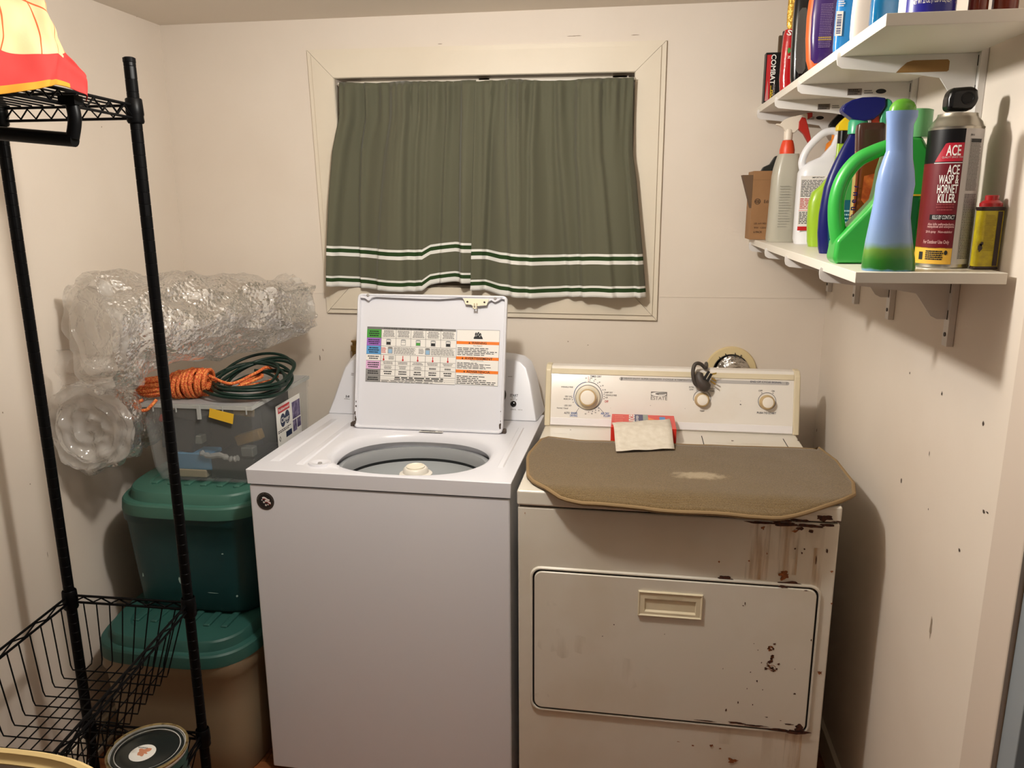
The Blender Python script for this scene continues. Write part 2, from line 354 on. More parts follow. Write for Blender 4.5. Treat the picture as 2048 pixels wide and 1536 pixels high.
# tub ring, basket and agitator
steel = mat('basket_grey', (206, 210, 212), .38, metal=0, spec=.5)
mb = MB(mat('tub_ring_plastic', (158, 160, 162), .45))
R_ = .214; by_ = .216
mb.lathe([(R_ + .02, .855), (R_ + .006, .868), (R_ - .012, .870), (R_ - .016, .856), (R_ - .014, .835), (R_ + .02, .83)], (hx, by_, 0), 64, cap=False, sy=.86); mb.use(mat('tub_dark_gap', (34, 38, 40), .6)); mb.lathe([(R_ - .012, .836), (R_ - .010, .822)], (hx, by_, 0), 64, cap=False, sy=.86)
mb.build('tub_ring', WS)
mb = MB(steel); mb.lathe([(R_ - .012, .826), (R_ - .006, .80), (R_ - .012, .52), (R_ - .05, .47), (.02, .45)], (hx, by_, 0), 64, cap=False, sy=.86)
mb.build('wash_basket', WS)
ag = atl(WS, 832, 936, z=.862)
mb = MB(mat('agitator_off_white', (226, 220, 208), .4)); mb.lathe([(.16, .47), (.10, .50), (.055, .58), (.042, .70), (.040, .835), (.046, .842), (.046, .848), (.036, .852), (.034, .862), (.030, .866), (.012, .8665)], (ag.x, ag.y - .004, 0), 40)
agp = mb.build('agitator', WS)
mb = MB(mat('agitator_cap_cream', (232, 224, 204), .35)); mb.lathe([(.026, .8655), (.026, .870), (.020, .872), (.018, .8695), (.002, .8695)], (ag.x, ag.y - .004, 0), 32); mb.build('agitator_cap', agp)
# console
cb = [atl(WS, *q, z=WZ) for q in ((657, 827), (1072, 843))]
cyy = (cb[0].y + cb[1].y) / 2
OC = V(cb[0].x, cyy, WZ); YC = V(0, .085, .185).normalized(); XC = V(1, 0, 0); NC = XC.cross(YC)
pts = [inplane(WS, *q, OC, XC, YC) for q in ((657, 827), (668, 800), (680, 765), (690, 737), (702, 722), (722, 713), (760, 708), (980, 715), (1022, 719), (1040, 724), (1052, 736), (1060, 765), (1067, 810), (1072, 843))]
ctop = max(p[1] for p in pts)
front = [OC + XC * a + YC * max(b, 0) for a, b in pts]
cxm = (front[0].x + front[-1].x) / 2
back = [V(cxm + (p.x - cxm) * (1.035 if p.z < WZ + .16 else 1.03), .69 if p.z < WZ + .02 else .69 - .004, p.z + (.012 if p.z > WZ + .1 else 0)) for p in front]
mb = MB(enamel); mb.loft([front, [p + V(0, .012, 0) + (V(0, 0, .004) if p.z > WZ + .02 else V(0, 0, 0)) + V((p.x - cxm) * .012, 0, 0) for p in front], back]); cons = mb.build('control_console', WS, bevel=.003, ang=30)
D = Decal(greyp, OC, XC, YC)
def cp(u, v): return inplane(WS, u, v, OC, XC, YC)
a, b = cp(695, 793); D.text('h', a - .003, b, .010, black, w=.005); D.text('e', a + .004, b, .007, black, w=.006); D.text('High Efficiency', a, b - .0085, .004, greyp, w=.021)
a, b = cp(1028, 791); D.text('START', a, b, .0085, black, w=.026); D.text('PAUSE', a, b - .008, .0038, greyp, w=.012); D.text('UNLOCK LID', a, b - .0135, .0038, greyp, w=.022)
a, b = cp(1028, 819); D.text('CANCEL', a - .002, b, .0042, greyp, w=.018); D.text('hold 3 sec', a + .020, b, .003, greyp, w=.014)
a, b = cp(1016, 753); D.rect(a, b - .0008, a + .014, b + .0008, greyp)
a, b = cp(706, 747); D.rect(a - .006, b - .001, a + .003, b + .001, greyp); D.rect(a - .006, b - .006, a + .003, b - .004, greyp)
D.build('console_lettering', cons, flat=True, recalc=False)
gloss = mat('glossy_black_knob', (12, 12, 13), .12, coat=.6)
a, b = cp(1027, 808); c0 = OC + XC * a + YC * b
def button(mb, c, N, prof, n=28):               # a lathe along a plane's normal
    u = N.orthogonal().normalized(); w_ = N.cross(u)
    mb.loft([[c + N * h + (u * math.cos(2 * PI * i / n) + w_ * math.sin(2 * PI * i / n)) * r for i in range(n)] for r, h in prof]); return mb
mb = MB(gloss); button(mb, c0, NC, [(.0095, 0), (.0095, .003), (.007, .005), (.002, .0055)]); mb.build('start_button', cons)
a, b = cp(992, 790); c0 = OC + XC * a + YC * b
mb = MB(gloss); button(mb, c0, NC, [(.033, 0), (.033, .004), (.026, .010), (.024, .024), (.004, .026)]); mb.build('cycle_knob', cons)
# badge on the front
p = atl(WS, 531, 1002, y=.004); bx_, bz_ = p.x, p.z
D = Decal(black, V(0, .004, 0), V(1, 0, 0), V(0, 0, 1), base=.0008)
ring_ = mat('badge_bronze', (52, 44, 40), .4); D.disc(bx_, bz_, .0245, ring_, 0, 40); D.disc(bx_, bz_, .019, black, 1, 40)
for i, (ch) in enumerate('MADE IN AMERICA'):
    if ch != ' ':
        an = PI * .92 - i * PI * .84 / 14; D.text(ch, bx_ + .0215 * math.cos(an), bz_ + .0215 * math.sin(an), .0028, greyp, 2, rot=an - PI / 2)
wv = mat('badge_white', (232, 226, 222), .4); wr = mat('badge_red', (150, 30, 36), .4)
def wav(y0, y1, x0, x1, m, l):
    P = [(bx_ + x0 + (x1 - x0) * t / 10, bz_ + y1 + .0022 * math.sin(t / 10 * 5.2) - t * .0003) for t in range(11)] + [(bx_ + x0 + (x1 - x0) * t / 10, bz_ + y0 + .0022 * math.sin(t / 10 * 5.2) - t * .0003) for t in range(10, -1, -1)]
    D.use(m); vs = [D.p(u, v, l) for u, v in P]; D.add(vs, [(i, i + 1, 20 - i, 21 - i) for i in range(10)])
wav(.006, .0105, -.008, .012, wv, 2); wav(.0035, .0055, -.007, .013, wr, 2); wav(-.0025, .003, -.001, .015, wv, 2); wav(-.005, -.003, 0, .014, wr, 2)
def star(u, v, r, m, l):
    D.poly([(u + (r if i % 2 == 0 else r * .42) * math.sin(PI * i / 5), v + (r if i % 2 == 0 else r * .42) * math.cos(PI * i / 5)) for i in range(10)], m, l)
star(bx_ - .004, bz_ - .003, .004, wv, 3); star(bx_ + .001, bz_ - .011, .0038, wv, 3); star(bx_ + .007, bz_ - .009, .003, wv, 3); star(bx_ - .009, bz_ + .003, .0028, wv, 3)
D.build('badge', WS, flat=True, recalc=False)
# open lid: tray seen from its underside
OL = atl(WS, 708, 853, z=WZ + .004); BRc = atl(WS, 1005, 866, z=WZ + .004)
YL_ = V(0, .088, .388).normalized(); XL_ = V(1, 0, 0); OL = V(OL.x, (OL.y + BRc.y) / 2, OL.z)
def lp(u, v): return inplane(WS, u, v, OL, XL_, YL_)
q = [lp(708, 855), lp(1005, 868), lp(1015, 592), lp(716, 587)]
def lidring(ins, h, r=.016, n=6):               # rounded quad outline on the lid plane
    c = [Vector(x) for x in q]; out = []
    for i in range(4):
        p, a_, b_ = c[i], c[i - 1], c[(i + 1) % 4]; da = (a_ - p).normalized(); db = (b_ - p).normalized(); pi = p + (da + db) * ins; rr_ = max(r - ins * .6, .004)
        for k in range(n + 1):
            t = k / n; s0, s1 = pi + da * rr_, pi + db * rr_
            out.append(s0 * (1 - t) ** 2 + pi * 2 * t * (1 - t) + s1 * t * t)
    N = XL_.cross(YL_)
    return [OL + XL_ * o.x + YL_ * o.y + N * h for o in out]
mb = MB(enamel)
mb.loft([lidring(.002, -.016), lidring(0, -.012), lidring(0, .002), lidring(.002, .004), lidring(.005, .004), lidring(.007, .002), lidring(.009, -.008)], True, True)
lid = mb.build('lid', WS, ang=50)
NL = XL_.cross(YL_)
# plastic strip along the lid's free edge with bumpers and latch plate
offw = mat('latch_cream_plastic', (226, 216, 190), .4)
strip = [lp(*s_) for s_ in ((722, 592), (1010, 597), (1010, 599.5), (1003, 598), (997, 602), (990, 605), (983, 601), (977, 604), (972, 609), (966, 612), (935, 609), (930, 604), (926, 597), (920, 596), (880, 599), (840, 598), (790, 596), (752, 594), (745, 596), (738, 602), (731, 597), (722, 596))]
mb = MB(enamel); mb.prism([OL + XL_ * a + YL_ * b + NL * -.009 for a, b in strip], NL * .014); mb.build('edge_strip', lid, bevel=.001)
mb = MB(offw); a0 = lp(930, 597); a1 = lp(976, 612)
pl = [lp(*s_) for s_ in ((928, 597), (979, 599), (974, 611), (961, 612), (960, 612.5), (945, 612), (944, 610), (932, 609))]
mb.prism([OL + XL_ * a + YL_ * b + NL * .0052 for a, b in pl], NL * .0022)
ha, hb2 = lp(952, 610); mb.box_ = None
for dx in (-.004, .004): mb.prism([OL + XL_ * (ha + dx + i) + YL_ * (hb2 + j) + NL * .007 for i, j in ((-.0015, -.012), (.0015, -.012), (.0015, .004), (-.0015, .004))], NL * .012)
mb.prism([OL + XL_ * (ha + i) + YL_ * (hb2 + j) + NL * .011 for i, j in ((-.006, -.013), (.006, -.013), (.006, -.009), (-.006, -.009))], NL * .003)
mb.use(mat('screw_dark', (60, 52, 46), .4, metal=.6))
for s_ in ((936, 604), (970, 605)): a, b = lp(*s_); button(mb, OL + XL_ * a + YL_ * b, NL, [(.003, .0072), (.003, .0084), (.001, .0088)], 12)
mb.build('latch_plate', lid, flat=True)
for s_ in ((737, 591), (991, 597.5)):
    a, b = lp(*s_); mb = MB(mat('bumper_grey', (150, 146, 142), .6)); button(mb, OL + XL_ * a + YL_ * b, NL, [(.0045, -.006), (.0045, .006), (.003, .0075), (.001, .0078)], 16); mb.build('bumper', lid)
# paint chips on the lid edge
D = Decal(dark, OL, XL_, YL_, base=.0045)
chip = mat('chipped_metal', (78, 66, 58), .6, metal=.3)
for s_ in ((711, 838, .003, .010), (710, 826, .002, .006), (712, 812, .002, .004), (709, 845, .004, .006), (1002, 852, .003, .009), (1003, 823, .001, .002), (1003, 842, .001, .002), (712, 803, .001, .003)): a, b = lp(*s_[:2]); D.blob(a + (.002 if s_[0] < 900 else -.002), b, s_[2], s_[3], chip, seed=s_[1])
D.build('paint_chips', lid, flat=True, recalc=False)
# cycle chart and warning label
lab = mat('label_paper_white', (226, 222, 216), .5)
def quadlabel(D, TL, TR, BR, BL):               # bilinear map from chart pixels to the plane
    P = [lp(*x) for x in (TL, TR, BR, BL)]
    def f(u, v, h):
        a = [(P[3][k] * (1 - u) + P[2][k] * u) * (1 - v) + (P[0][k] * (1 - u) + P[1][k] * u) * v for k in (0, 1)]
        return OL + XL_ * a[0] + YL_ * a[1] + NL * h
    return f
base_h = -.008
D = Decal(lab); D.b = base_h + .0004; D.st = .00015
D.fn = quadlabel(D, (733, 652.5), (911, 658.5), (908.5, 769.5), (729, 762.5))
D.rect(0, 0, 1, 1, lab)
hdr = mat('chart_header_grey', (112, 110, 108), .5); D.rect(0, .955, 1, 1, hdr, 1)
D.text('CYCLE GUIDE / GUIDE DE PROGRAMMES / GUIA DE CICLOS', .52, .977, .03, black, 2, w=.66)
rows = [(.955, .80, greenp), (.80, .655, mat('purple_print', (150, 98, 184), .5)), (.655, .50, mat('chart_blue', (84, 150, 204), .5)), (.50, .385, lab), (.385, .23, mat('pink_print', (214, 168, 204), .5)), (.23, .115, mat('chart_grey', (136, 134, 132), .5)), (.115, 0, mat('chart_grey', (136, 134, 132)))]
for i, (t, b, m) in enumerate(rows):
    D.rect(0, b, .165, t, m, 1); D.greek(.015, b + .02, .15, t - .02, 3 if t - b > .12 else 2, black, 2, seed=i, al='c'); D.rect(0, b - .003, 1, b + .003, hdr, 2)
D.rect(.163, 0, .167, .955, hdr, 2)
for k in range(1, 5): D.rect(.165 + k * .167 - .002, .655, .165 + k * .167 + .002, .955, hdr, 2); D.rect(.165 + k * .167 - .002, .115, .165 + k * .167 + .002, .5, hdr, 2)
for r_ in (.31,): D.rect(.165, r_ - .002, 1, r_ + .002, hdr, 2)
tub = mat('chart_tub_grey', (150, 150, 150), .5)
for k in range(5):
    c = .165 + (k + .5) * .167
    D.greek(c - .07, .82, c + .07, .945, 5, hdr, 2, seed=20 + k, al='c', fill=.6)
    D.rect(c - .027, .675, c + .027, .775, tub, 2); D.rect(c - .022, .685, c + .022, .73, [black, lab, greenp, black, black][k], 3); D.disc(c, .775, .027, tub, 3, 14, ry=.012); D.rect(c - .02, .74, c + .02, .76, lab, 3)
    D.rect(c - .004 - (.05 if k == 0 else 0), .40, c + .004 - (.05 if k == 0 else 0), .485, redp, 2); D.disc(c - (.05 if k == 0 else 0), .41, .010, redp, 3, 12, ry=.02)
    D.greek(c - .06, .325, c + .06, .375, 2, hdr, 2, seed=40 + k, al='c'); D.greek(c - .045, .24, c + .045, .30, 3 if k < 3 else 1, hdr, 2, seed=50 + k, al='c'); D.greek(c - .05, .135, c + .05, .215, 2, black, 2, seed=60 + k, al='c')
D.greek(.255, .41, .325, .48, 4, hdr, 2, seed=9)
for c, x0, x1 in ((.27, .31, .56), (.69, .73, .99)):
    D.rect(c - .028, .52, c + .028, .63, tub, 2); D.rect(c - .02, .53, c + .02, .60, mat('chart_water', (140, 176, 206), .5), 3); D.disc(c, .63, .028, hdr, 3, 14, ry=.012); D.greek(x0, .515, x1, .64, 8, hdr, 2, seed=int(c * 100), fill=.5, ragged=.1); D.greek(c - .10, .53, c - .04, .63, 5, redp if c < .5 else hdr, 2, seed=int(c * 10))
D.greek(.25, .072, .95, .108, 1, black, 2, seed=70, al='c'); D.greek(.3, .045, .9, .07, 1, black, 2, seed=71, al='c'); D.greek(.18, .0, .9, .04, 3, hdr, 2, seed=72)
D.rect(.165, .07, 1, .073, hdr, 2); D.rect(.165, .04, 1, .043, hdr, 2)
D.build('cycle_chart_label', lid, flat=True, recalc=False)
D = Decal(lab); D.b = base_h + .0004; D.st = .00015
D.fn = quadlabel(D, (912.5, 658.5), (999, 660.5), (994.5, 773), (909, 768.5))
D.rect(0, 0, 1, 1, lab); D.frame(0, 0, 1, 1, .006, hdr, 1)
for t, b, s_ in ((.79, .735, 'WARNING'), (.51, .455, 'AVERTISSEMENT'), (.27, .215, 'ADVERTENCIA')):
    D.rect(0, b, 1, t, orangep, 1); D.text(s_, .53, (t + b) / 2, .045, black, 2, w=.05 * len(s_)); x = .53 - .025 * len(s_) - .05; D.poly([(x - .022, b + .01), (x + .022, b + .01), (x, t - .01)], black, 2)
D.poly([(.40, .835), (.40, .86), (.43, .89), (.425, .93), (.455, .96), (.47, .93), (.49, .955), (.52, .965), (.53, .93), (.55, .95), (.575, .925), (.57, .90), (.60, .87), (.615, .835)], black, 1)
for a_, b_ in ((.455, .91), (.50, .925), (.54, .9)): D.poly([(a_ - .01, b_ - .03), (a_ + .006, b_ - .025), (a_ + .012, b_ + .02)], lab, 2)
for s_, b, t, sd in (('Fire Hazard', .53, .70, 1), ('Risque d\'incendie', .29, .43, 2), ('Peligro de Incendio', .01, .19, 3)):
    D.text(s_, .5, t + .012, .022, black, 2, w=.2 if sd == 1 else .3, bold=False); D.greek(.03, b, .97, t - .02, 5, black, 2, seed=sd * 11, fill=.42, ragged=.5)
D.build('warning_label', lid, flat=True, recalc=False)
# small rating sticker behind the opening
D = Decal(lab, V(0, 0, WZ), V(1, 0, 0), V(0, 1, 0)); p = atl(WS, 856, 864, z=WZ); D.b = .0012
D.rect(p.x - .028, p.y - .004, p.x + .045, p.y + .05, lab); D.greek(p.x - .024, p.y, p.x + .025, p.y + .045, 4, black, 1, seed=3)
for k in range(4): D.rect(p.x + .03 + k * .003, p.y + .002, p.x + .0315 + k * .003, p.y + .045, black, 1)
D.build('rating_sticker', WS, flat=True, recalc=False)
mb = MB(mat('hinge_cream', (206, 190, 160), .5))
for uu, vv in ((706, 849), (1008, 864)):
    a = atl(WS, uu, vv, z=WZ + .004); mb = MB(chip); mb.box((a.x - .006, a.y - .006, WZ - .002), (a.x + .006, a.y + .012, WZ + .012)); mb.build('lid_hinge', WS, bevel=.002)

# ---------------------------------------------------------------- dryer
cream = mat('dryer_cream_plastic', (218, 206, 178), .45, n=(6, (204, 190, 160), .4, .8))
dren = mat('dryer_aged_enamel', (212, 206, 194), .32, coat=.2, n=(3.2, (196, 184, 162), .45, .85))
drp = mat('dryer_panel_white', (228, 222, 214), .3, coat=.2, n=(5, (216, 204, 188), .5, .9))
DR = thing('clothes_dryer', 'old white clothes dryer with rusted top corner and fold-down door', 'clothes dryer', (-.1604, -.8119, 0), -.0144)
DW, DD, DZ, DS = .737, .5445, .919, .8799
mb = MB(dren); mb.box((.002, .003, .015), (DW - .002, .70, DS - .004)); cab = mb.build('cabinet', DR, bevel=.004, seg=3)
mb = MB(dark); mb.box((.006, .010, DS - .006), (DW - .006, .69, DS + .002)); mb.build('seam', DR, flat=True)
mb = MB(dren); mb.box((0, 0, DS), (DW, .705, DZ)); top = mb.build('top_panel', DR, bevel=.006, seg=3)
mb = MB(MATS['black_rubber'])
for x in (.05, .69):
    for y in (.06, .64): mb.lathe([(.02, 0), (.02, .015)], (x, y, 0), 14); mb.build('foot', DR); mb = MB(MATS['black_rubber'])
def dq(u, v, y=.003): p = atl(DR, u, v, y=y); return (p.x, p.z)
# door
c = [dq(1068.5, 1139), dq(1635, 1179), dq(1607, 1463), dq(1070, 1409)]
x0, x1 = (c[0][0] + c[3][0]) / 2, (c[1][0] + c[2][0]) / 2; zt, zb = (c[0][1] + c[1][1]) / 2, (c[2][1] + c[3][1]) / 2
def rrect(x0, z0, x1, z1, r, y, n=6):
    out = []
    for cx, cz, a0 in ((x1 - r, z0 + r, -PI / 2), (x1 - r, z1 - r, 0), (x0 + r, z1 - r, PI / 2), (x0 + r, z0 + r, PI)):
        for k in range(n + 1): a = a0 + k * PI / 2 / n; out.append(V(cx + r * math.cos(a), y, cz + r * math.sin(a)))
    return out
mb = MB(dren); mb.loft([rrect(x0 - .011, zb - .011, x1 + .011, zt + .011, .026, .0032), rrect(x0 - .008, zb - .008, x1 + .008, zt + .008, .024, -.002), rrect(x0 - .005, zb - .005, x1 + .005, zt + .005, .022, -.002), rrect(x0 - .0045, zb - .0045, x1 + .0045, zt + .0045, .022, .002)], False, False); mb.build('door_surround', DR)
mb = MB(dark); mb.loft([rrect(x0 - .0045, zb - .0045, x1 + .0045, zt + .0045, .022, .0026), rrect(x0 - .0045, zb - .0045, x1 + .0045, zt + .0045, .022, .0018)]); mb.build('door_gap', DR, flat=True)
hz1 = dq(1277, 1180, -.003)[1]; hz0 = dq(1277, 1229, -.003)[1]; hx0, hx1 = dq(1277, 1180, -.003)[0], dq(1406, 1190, -.003)[0]
hcx, hcz = (hx0 + hx1) / 2, (hz0 + hz1) / 2
def to_rect(p, hw, hh, y):                       # shrink an outline point onto the handle's opening along its ray
    d = V(p.x - hcx, 0, p.z - hcz); t = min(hw / abs(d.x) if abs(d.x) > 1e-9 else 9e9, hh / abs(d.z) if abs(d.z) > 1e-9 else 9e9); return V(hcx + d.x * t, y, hcz + d.z * t)
O_ = rrect(x0, zb, x1, zt, .019, 0, 6); Q_ = []
for a, b in zip(O_, O_[1:] + O_[:1]):
    n_ = max(1, int((b - a).length / .012)); Q_ += [a.lerp(b, k / n_) for k in range(n_)]
hw_, hh_ = (hx1 - hx0) / 2 - .012, (hz1 - hz0) / 2 - .010
for cx_, cz_ in ((hw_, hh_), (-hw_, hh_), (-hw_, -hh_), (hw_, -hh_)):   # snap the nearest ray to each corner of the opening
    k = min(range(len(Q_)), key=lambda i: abs(math.atan2((Q_[i].z - hcz) * cx_ - (Q_[i].x - hcx) * cz_, (Q_[i].x - hcx) * cx_ + (Q_[i].z - hcz) * cz_)))
    q_ = Q_[k]
    if abs(q_.z - zt) < 1e-5 or abs(q_.z - zb) < 1e-5: Q_[k] = V(hcx + cx_ * (q_.z - hcz) / cz_, 0, q_.z)
    else: Q_[k] = V(q_.x, 0, hcz + cz_ * (q_.x - hcx) / cx_)
def yy_(P, y, ins=0):
    mx_, mz_ = (x0 + x1) / 2, (zb + zt) / 2; kx, kz = 1 - ins / ((x1 - x0) / 2), 1 - ins / ((zt - zb) / 2); return [V(mx_ + (p.x - mx_) * kx, y, mz_ + (p.z - mz_) * kz) for p in P]
mb = MB(dren); mb.loft([yy_(Q_, .0018), yy_(Q_, -.0010), yy_(Q_, -.0030, .002)] + [[to_rect(p, hw_, hh_, y) for p in Q_] for y in (-.0030, .0012)], False, False); door = mb.build('door', DR, ang=22)
def rq(x0, z0, x1, z1, y): return [V(x0, y, z0), V(x1, y, z0), V(x1, y, z1), V(x0, y, z1)]
mb = MB(cream)
mb.loft([rq(hx0, hz0, hx1, hz1, -.0028), rq(hx0, hz0, hx1, hz1, -.0075), rq(hx0 + .002, hz0 + .002, hx1 - .002, hz1 - .002, -.009), rq(hx0 + .005, hz0 + .005, hx1 - .005, hz1 - .005, -.0065), rq(hx0 + .015, hz0 + .011, hx1 - .015, hz1 - .019, -.0065), rq(hx0 + .015, hz0 + .011, hx1 - .015, hz1 - .019, -.0062), rq(hx0 + .019, hz0 + .021, hx1 - .019, hz1 - .0195, .0016)], True, True)
hnd = mb.build('door_handle', door, flat=True)
D = Decal(cream, V(0, -.0065, 0), V(1, 0, 0), V(0, 0, 1), base=.0005); D.text('HEAVY DUTY', (hx0 + hx1) / 2, hz1 - .0125, .008, cream, w=.058); mb2 = D
mb2.build('raised_lettering', hnd, flat=True, recalc=False)
# rust and stains: real marks on the paint, each with its own shape
rust = mat('rust_dark', (44, 22, 14), .9, n=(160, (88, 44, 22), .35, .75), bump=('noise', 300, .6, .002))
rustl = mat('rust_orange', (150, 86, 38), .85, n=(120, (96, 50, 24), .35, .7))
def stain(name, c, scale, lo, hi, amax=.8, stretch=(1, 1, 1)):
    m = mat(name, c, .8); nt = m.node_tree; b = nt.nodes['Principled BSDF']
    tc = nt.nodes.new('ShaderNodeTexCoord'); mp = nt.nodes.new('ShaderNodeMapping'); mp.inputs['Scale'].default_value = stretch
    t = nt.nodes.new('ShaderNodeTexNoise'); t.inputs['Scale'].default_value = scale; t.inputs['Detail'].default_value = 6; mr = nt.nodes.new('ShaderNodeMapRange')
    mr.inputs[1].default_value = lo; mr.inputs[2].default_value = hi; mr.inputs[4].default_value = amax
    nt.links.new(tc.outputs['Object'], mp.inputs[0]); nt.links.new(mp.outputs[0], t.inputs[0]); nt.links.new(t.outputs[0], mr.inputs[0]); nt.links.new(mr.outputs[0], b.inputs['Alpha']); return m
drip = stain('rust_drip_stain', (196, 144, 78), 75, .44, .66, .5, (1, 1, .07))
wash_ = stain('yellow_water_stain', (186, 152, 100), 24, .48, .8, .28, (1, 1, .25))
D = Decal(rust, V(0, .002, 0), V(1, 0, 0), V(0, 0, 1), base=.0004)
def fb(u, v, w, h, m, l=0, seed=0, rough=.35): a, b = dq(u, v, .002); D.blob(a, b, w, h, m, l, seed or u, rough)
for (ua, ub, va, vb, m) in ((1496, 1534, 1046, 1160, drip), (1560, 1592, 1050, 1150, drip), (1596, 1640, 1052, 1175, wash_), (1628, 1640, 1095, 1180, drip), (1500, 1560, 1050, 1120, wash_), (1555, 1610, 1048, 1120, wash_)):
    a, b = dq(ua, va); a2, b2 = dq(ub, vb); D.rect(a, b2, a2, b, m, 0)
for (ua, ub, va, vb, m) in ((1525, 1600, 1464, 1536, wash_), (1570, 1598, 1466, 1536, drip), (1440, 1475, 1440, 1490, wash_)):
    a, b = dq(ua, va); a2, b2 = dq(ub, vb); D.rect(a, b2, a2, b, m, 0)
for q_ in ((1451, 1157, .018, .008), (1580, 1168, .024, .006), (1567, 1048, .03, .005), (1620, 1052, .03, .004), (1520, 1045, .03, .003), (1600, 1057, .008, .004), (1655, 1050, .016, .003), (1632, 1122, .0012, .011), (1654, 1102, .002, .005), (1590, 1097, .002, .002), (1604, 1106, .0015, .003), (1609, 1098, .0018, .002), (1622, 1062, .005, .004)): fb(*q_, rust, 2)
for q_ in ((1567, 1150, .010, .011), (1526, 1056, .004, .004), (1498, 1122, .002, .002), (1438, 1123, .002, .002), (1663, 1143, .003, .002), (1640, 1345, .004, .004), (1663, 1207, .002, .002), (1385, 1491, .003, .002), (1423, 1491, .004, .003), (1440, 1497, .003, .002), (1465, 1522, .012, .006), (1356, 1483, .003, .001), (1590, 1062, .005, .003), (1565, 1145, .004, .004), (1050, 1026, .0015, .0015), (1534, 1107, .001, .002)): fb(*q_, rustl, 1, rough=.6)
D.build('rust_stains', cab, flat=True, recalc=False)
D = Decal(rust, V(0, -.0030, 0), V(1, 0, 0), V(0, 0, 1), base=.0004)
def fb2(u, v, w, h, m, l=0, rough=.5): a, b = dq(u, v, -.003); D.blob(a, b, w, h, m, l, u + v, rough)
def cluster(D, a, b, ra, rb, n, seed, ms=(None,)):
    R = random.Random(seed)
    for k in range(n):
        an = R.uniform(0, 2 * PI); r_ = math.sqrt(R.random()); sz = R.uniform(.0006, .0022); D.blob(a + ra * r_ * math.cos(an), b + rb * r_ * math.sin(an), sz * R.uniform(.6, 1.6), sz, R.choice(ms), 1, k + seed, .35, 12)
for (u, v, ra, rb, n, sd) in ((1541, 1297, .007, .006, 26, 1), (1545, 1338, .011, .006, 26, 2), (1544, 1316, .003, .008, 16, 3), (1534, 1330, .005, .005, 12, 4)):
    a, b = dq(u, v, -.003); cluster(D, a, b, ra, rb, n, sd, (rustl, rustl, rust))
for (u, v, r_) in ((1541, 1296, .006), (1545, 1336, .008)): a, b = dq(u, v, -.003); D.ring(a, b, r_, .0012, rustl, 0, 20, .3, 4.9)
for q_ in ((1543, 1318, .003, .008), (1540, 1323, .006, .004), (1532, 1337, .003, .004), (1549, 1288, .003, .002), (1557, 1328, .003, .002), (1501, 1344, .0015, .002), (1476, 1405, .0015, .003), (1589, 1387, .002, .002), (1525, 1379, .0012, .0014), (1622, 1280, .0014, .003), (1494, 1377, .001, .0015), (1505, 1409, .001, .002), (1446, 1337, .001, .001), (1508, 1287, .001, .001), (1523, 1325, .0012, .002), (1516, 1300, .0016, .0008), (1452, 1420, .002, .003), (1490, 1207, .001, .004), (1486, 1211, .002, .001), (1228, 1249, .0016, .0014), (1329, 1268, .001, .001), (1205, 1272, .0016, .001), (1590, 1338, .001, .001), (1514, 1362, .0018, .003), (1612, 1181, .004, .001), (1567, 1173, .012, .003), (1577, 1448, .010, .0016), (1533, 1434, .003, .001), (1561, 1441, .002, .001)): fb2(*q_, rust, 1)
for q_ in ((1100, 1206, .014, .006), (1085, 1390, .016, .010), (1130, 1290, .05, .03), (1240, 1340, .06, .04)): fb2(*q_, wash_, 0)
D.build('rust_spots', door, flat=True, recalc=False)
D = Decal(rust, V(0, .0018, 0), V(1, 0, 0), V(0, 0, 1), base=.0054)
for q_ in ((1590, 1464, .030, .005), (1598, 1458, .012, .010), (1555, 1459, .03, .003), (1475, 1446, .024, .003), (1510, 1451, .025, .002), (1408, 1441, .025, .0015)): a, b = dq(q_[0], q_[1] + 2, -.007); D.blob(a, b, q_[2], q_[3], rust, 0, q_[0], .5)
D.build('rust_edge', DR, flat=True, recalc=False)
D = Decal(rust, V(0, 0, 0), V(1, 0, 0), V(0, 0, 1), base=.0005)
for q_ in ((1646, 1036, .016, .007), (1604, 1041, .02, .004), (1560, 1040, .025, .005), (1500, 1034, .04, .002), (1674, 1043, .01, .002)): a, b = dq(q_[0], q_[1], 0); D.blob(a, b, q_[2], q_[3], rust, 1, q_[0], .5)
for q_ in ((1622, 1027, .03, .006), (1665, 1018, .012, .002)): a, b = dq(q_[0], q_[1], 0); D.blob(a, b, q_[2], q_[3], wash_, 0, q_[0], .5)
D2 = Decal(rust, V(0, 0, DZ), V(1, 0, 0), V(0, 1, 0), base=.0005)
for q_ in ((1628, 1009, .034, .010), (1655, 1005, .02, .007), (1665, 1010, .018, .003), (1600, 1012, .03, .008)): p = atl(DR, q_[0], q_[1], z=DZ); D2.blob(p.x, max(p.y, q_[3] + .002), q_[2], q_[3], rust, 1, q_[0], .5)
for q_ in ((1337, 870, .0025, .0025), (1295, 883, .002, .002), (1141, 860, .002, .002), (1303, 886, .004, .004), (1596, 881, .003, .003), (1465, 882, .004, .003)): p = atl(DR, q_[0], q_[1], z=DZ); D2.blob(p.x, p.y, q_[2], q_[3], rust, 1, q_[0], .4)
for q_ in ((1480, 888, .07, .012), (1130, 866, .05, .014)): p = atl(DR, q_[0], q_[1], z=DZ); D2.blob(p.x, p.y, q_[2], q_[3], wash_, 0, q_[0], .3)
for (u0, v0, u1, v1) in ((1403, 872, 1410, 897), (1566, 878, 1579, 899)): a = atl(DR, u0, v0, z=DZ); b = atl(DR, u1, v1, z=DZ); D2.line(a.x, a.y, b.x, b.y - .02, .0022, dark, 1)
b0 = len(D.v); k = len(D.mats); D.mats += D2.mats; D.v += D2.v; D.f += [[i + b0 for i in f] for f in D2.f]; D.mi += [i + k for i in D2.mi]
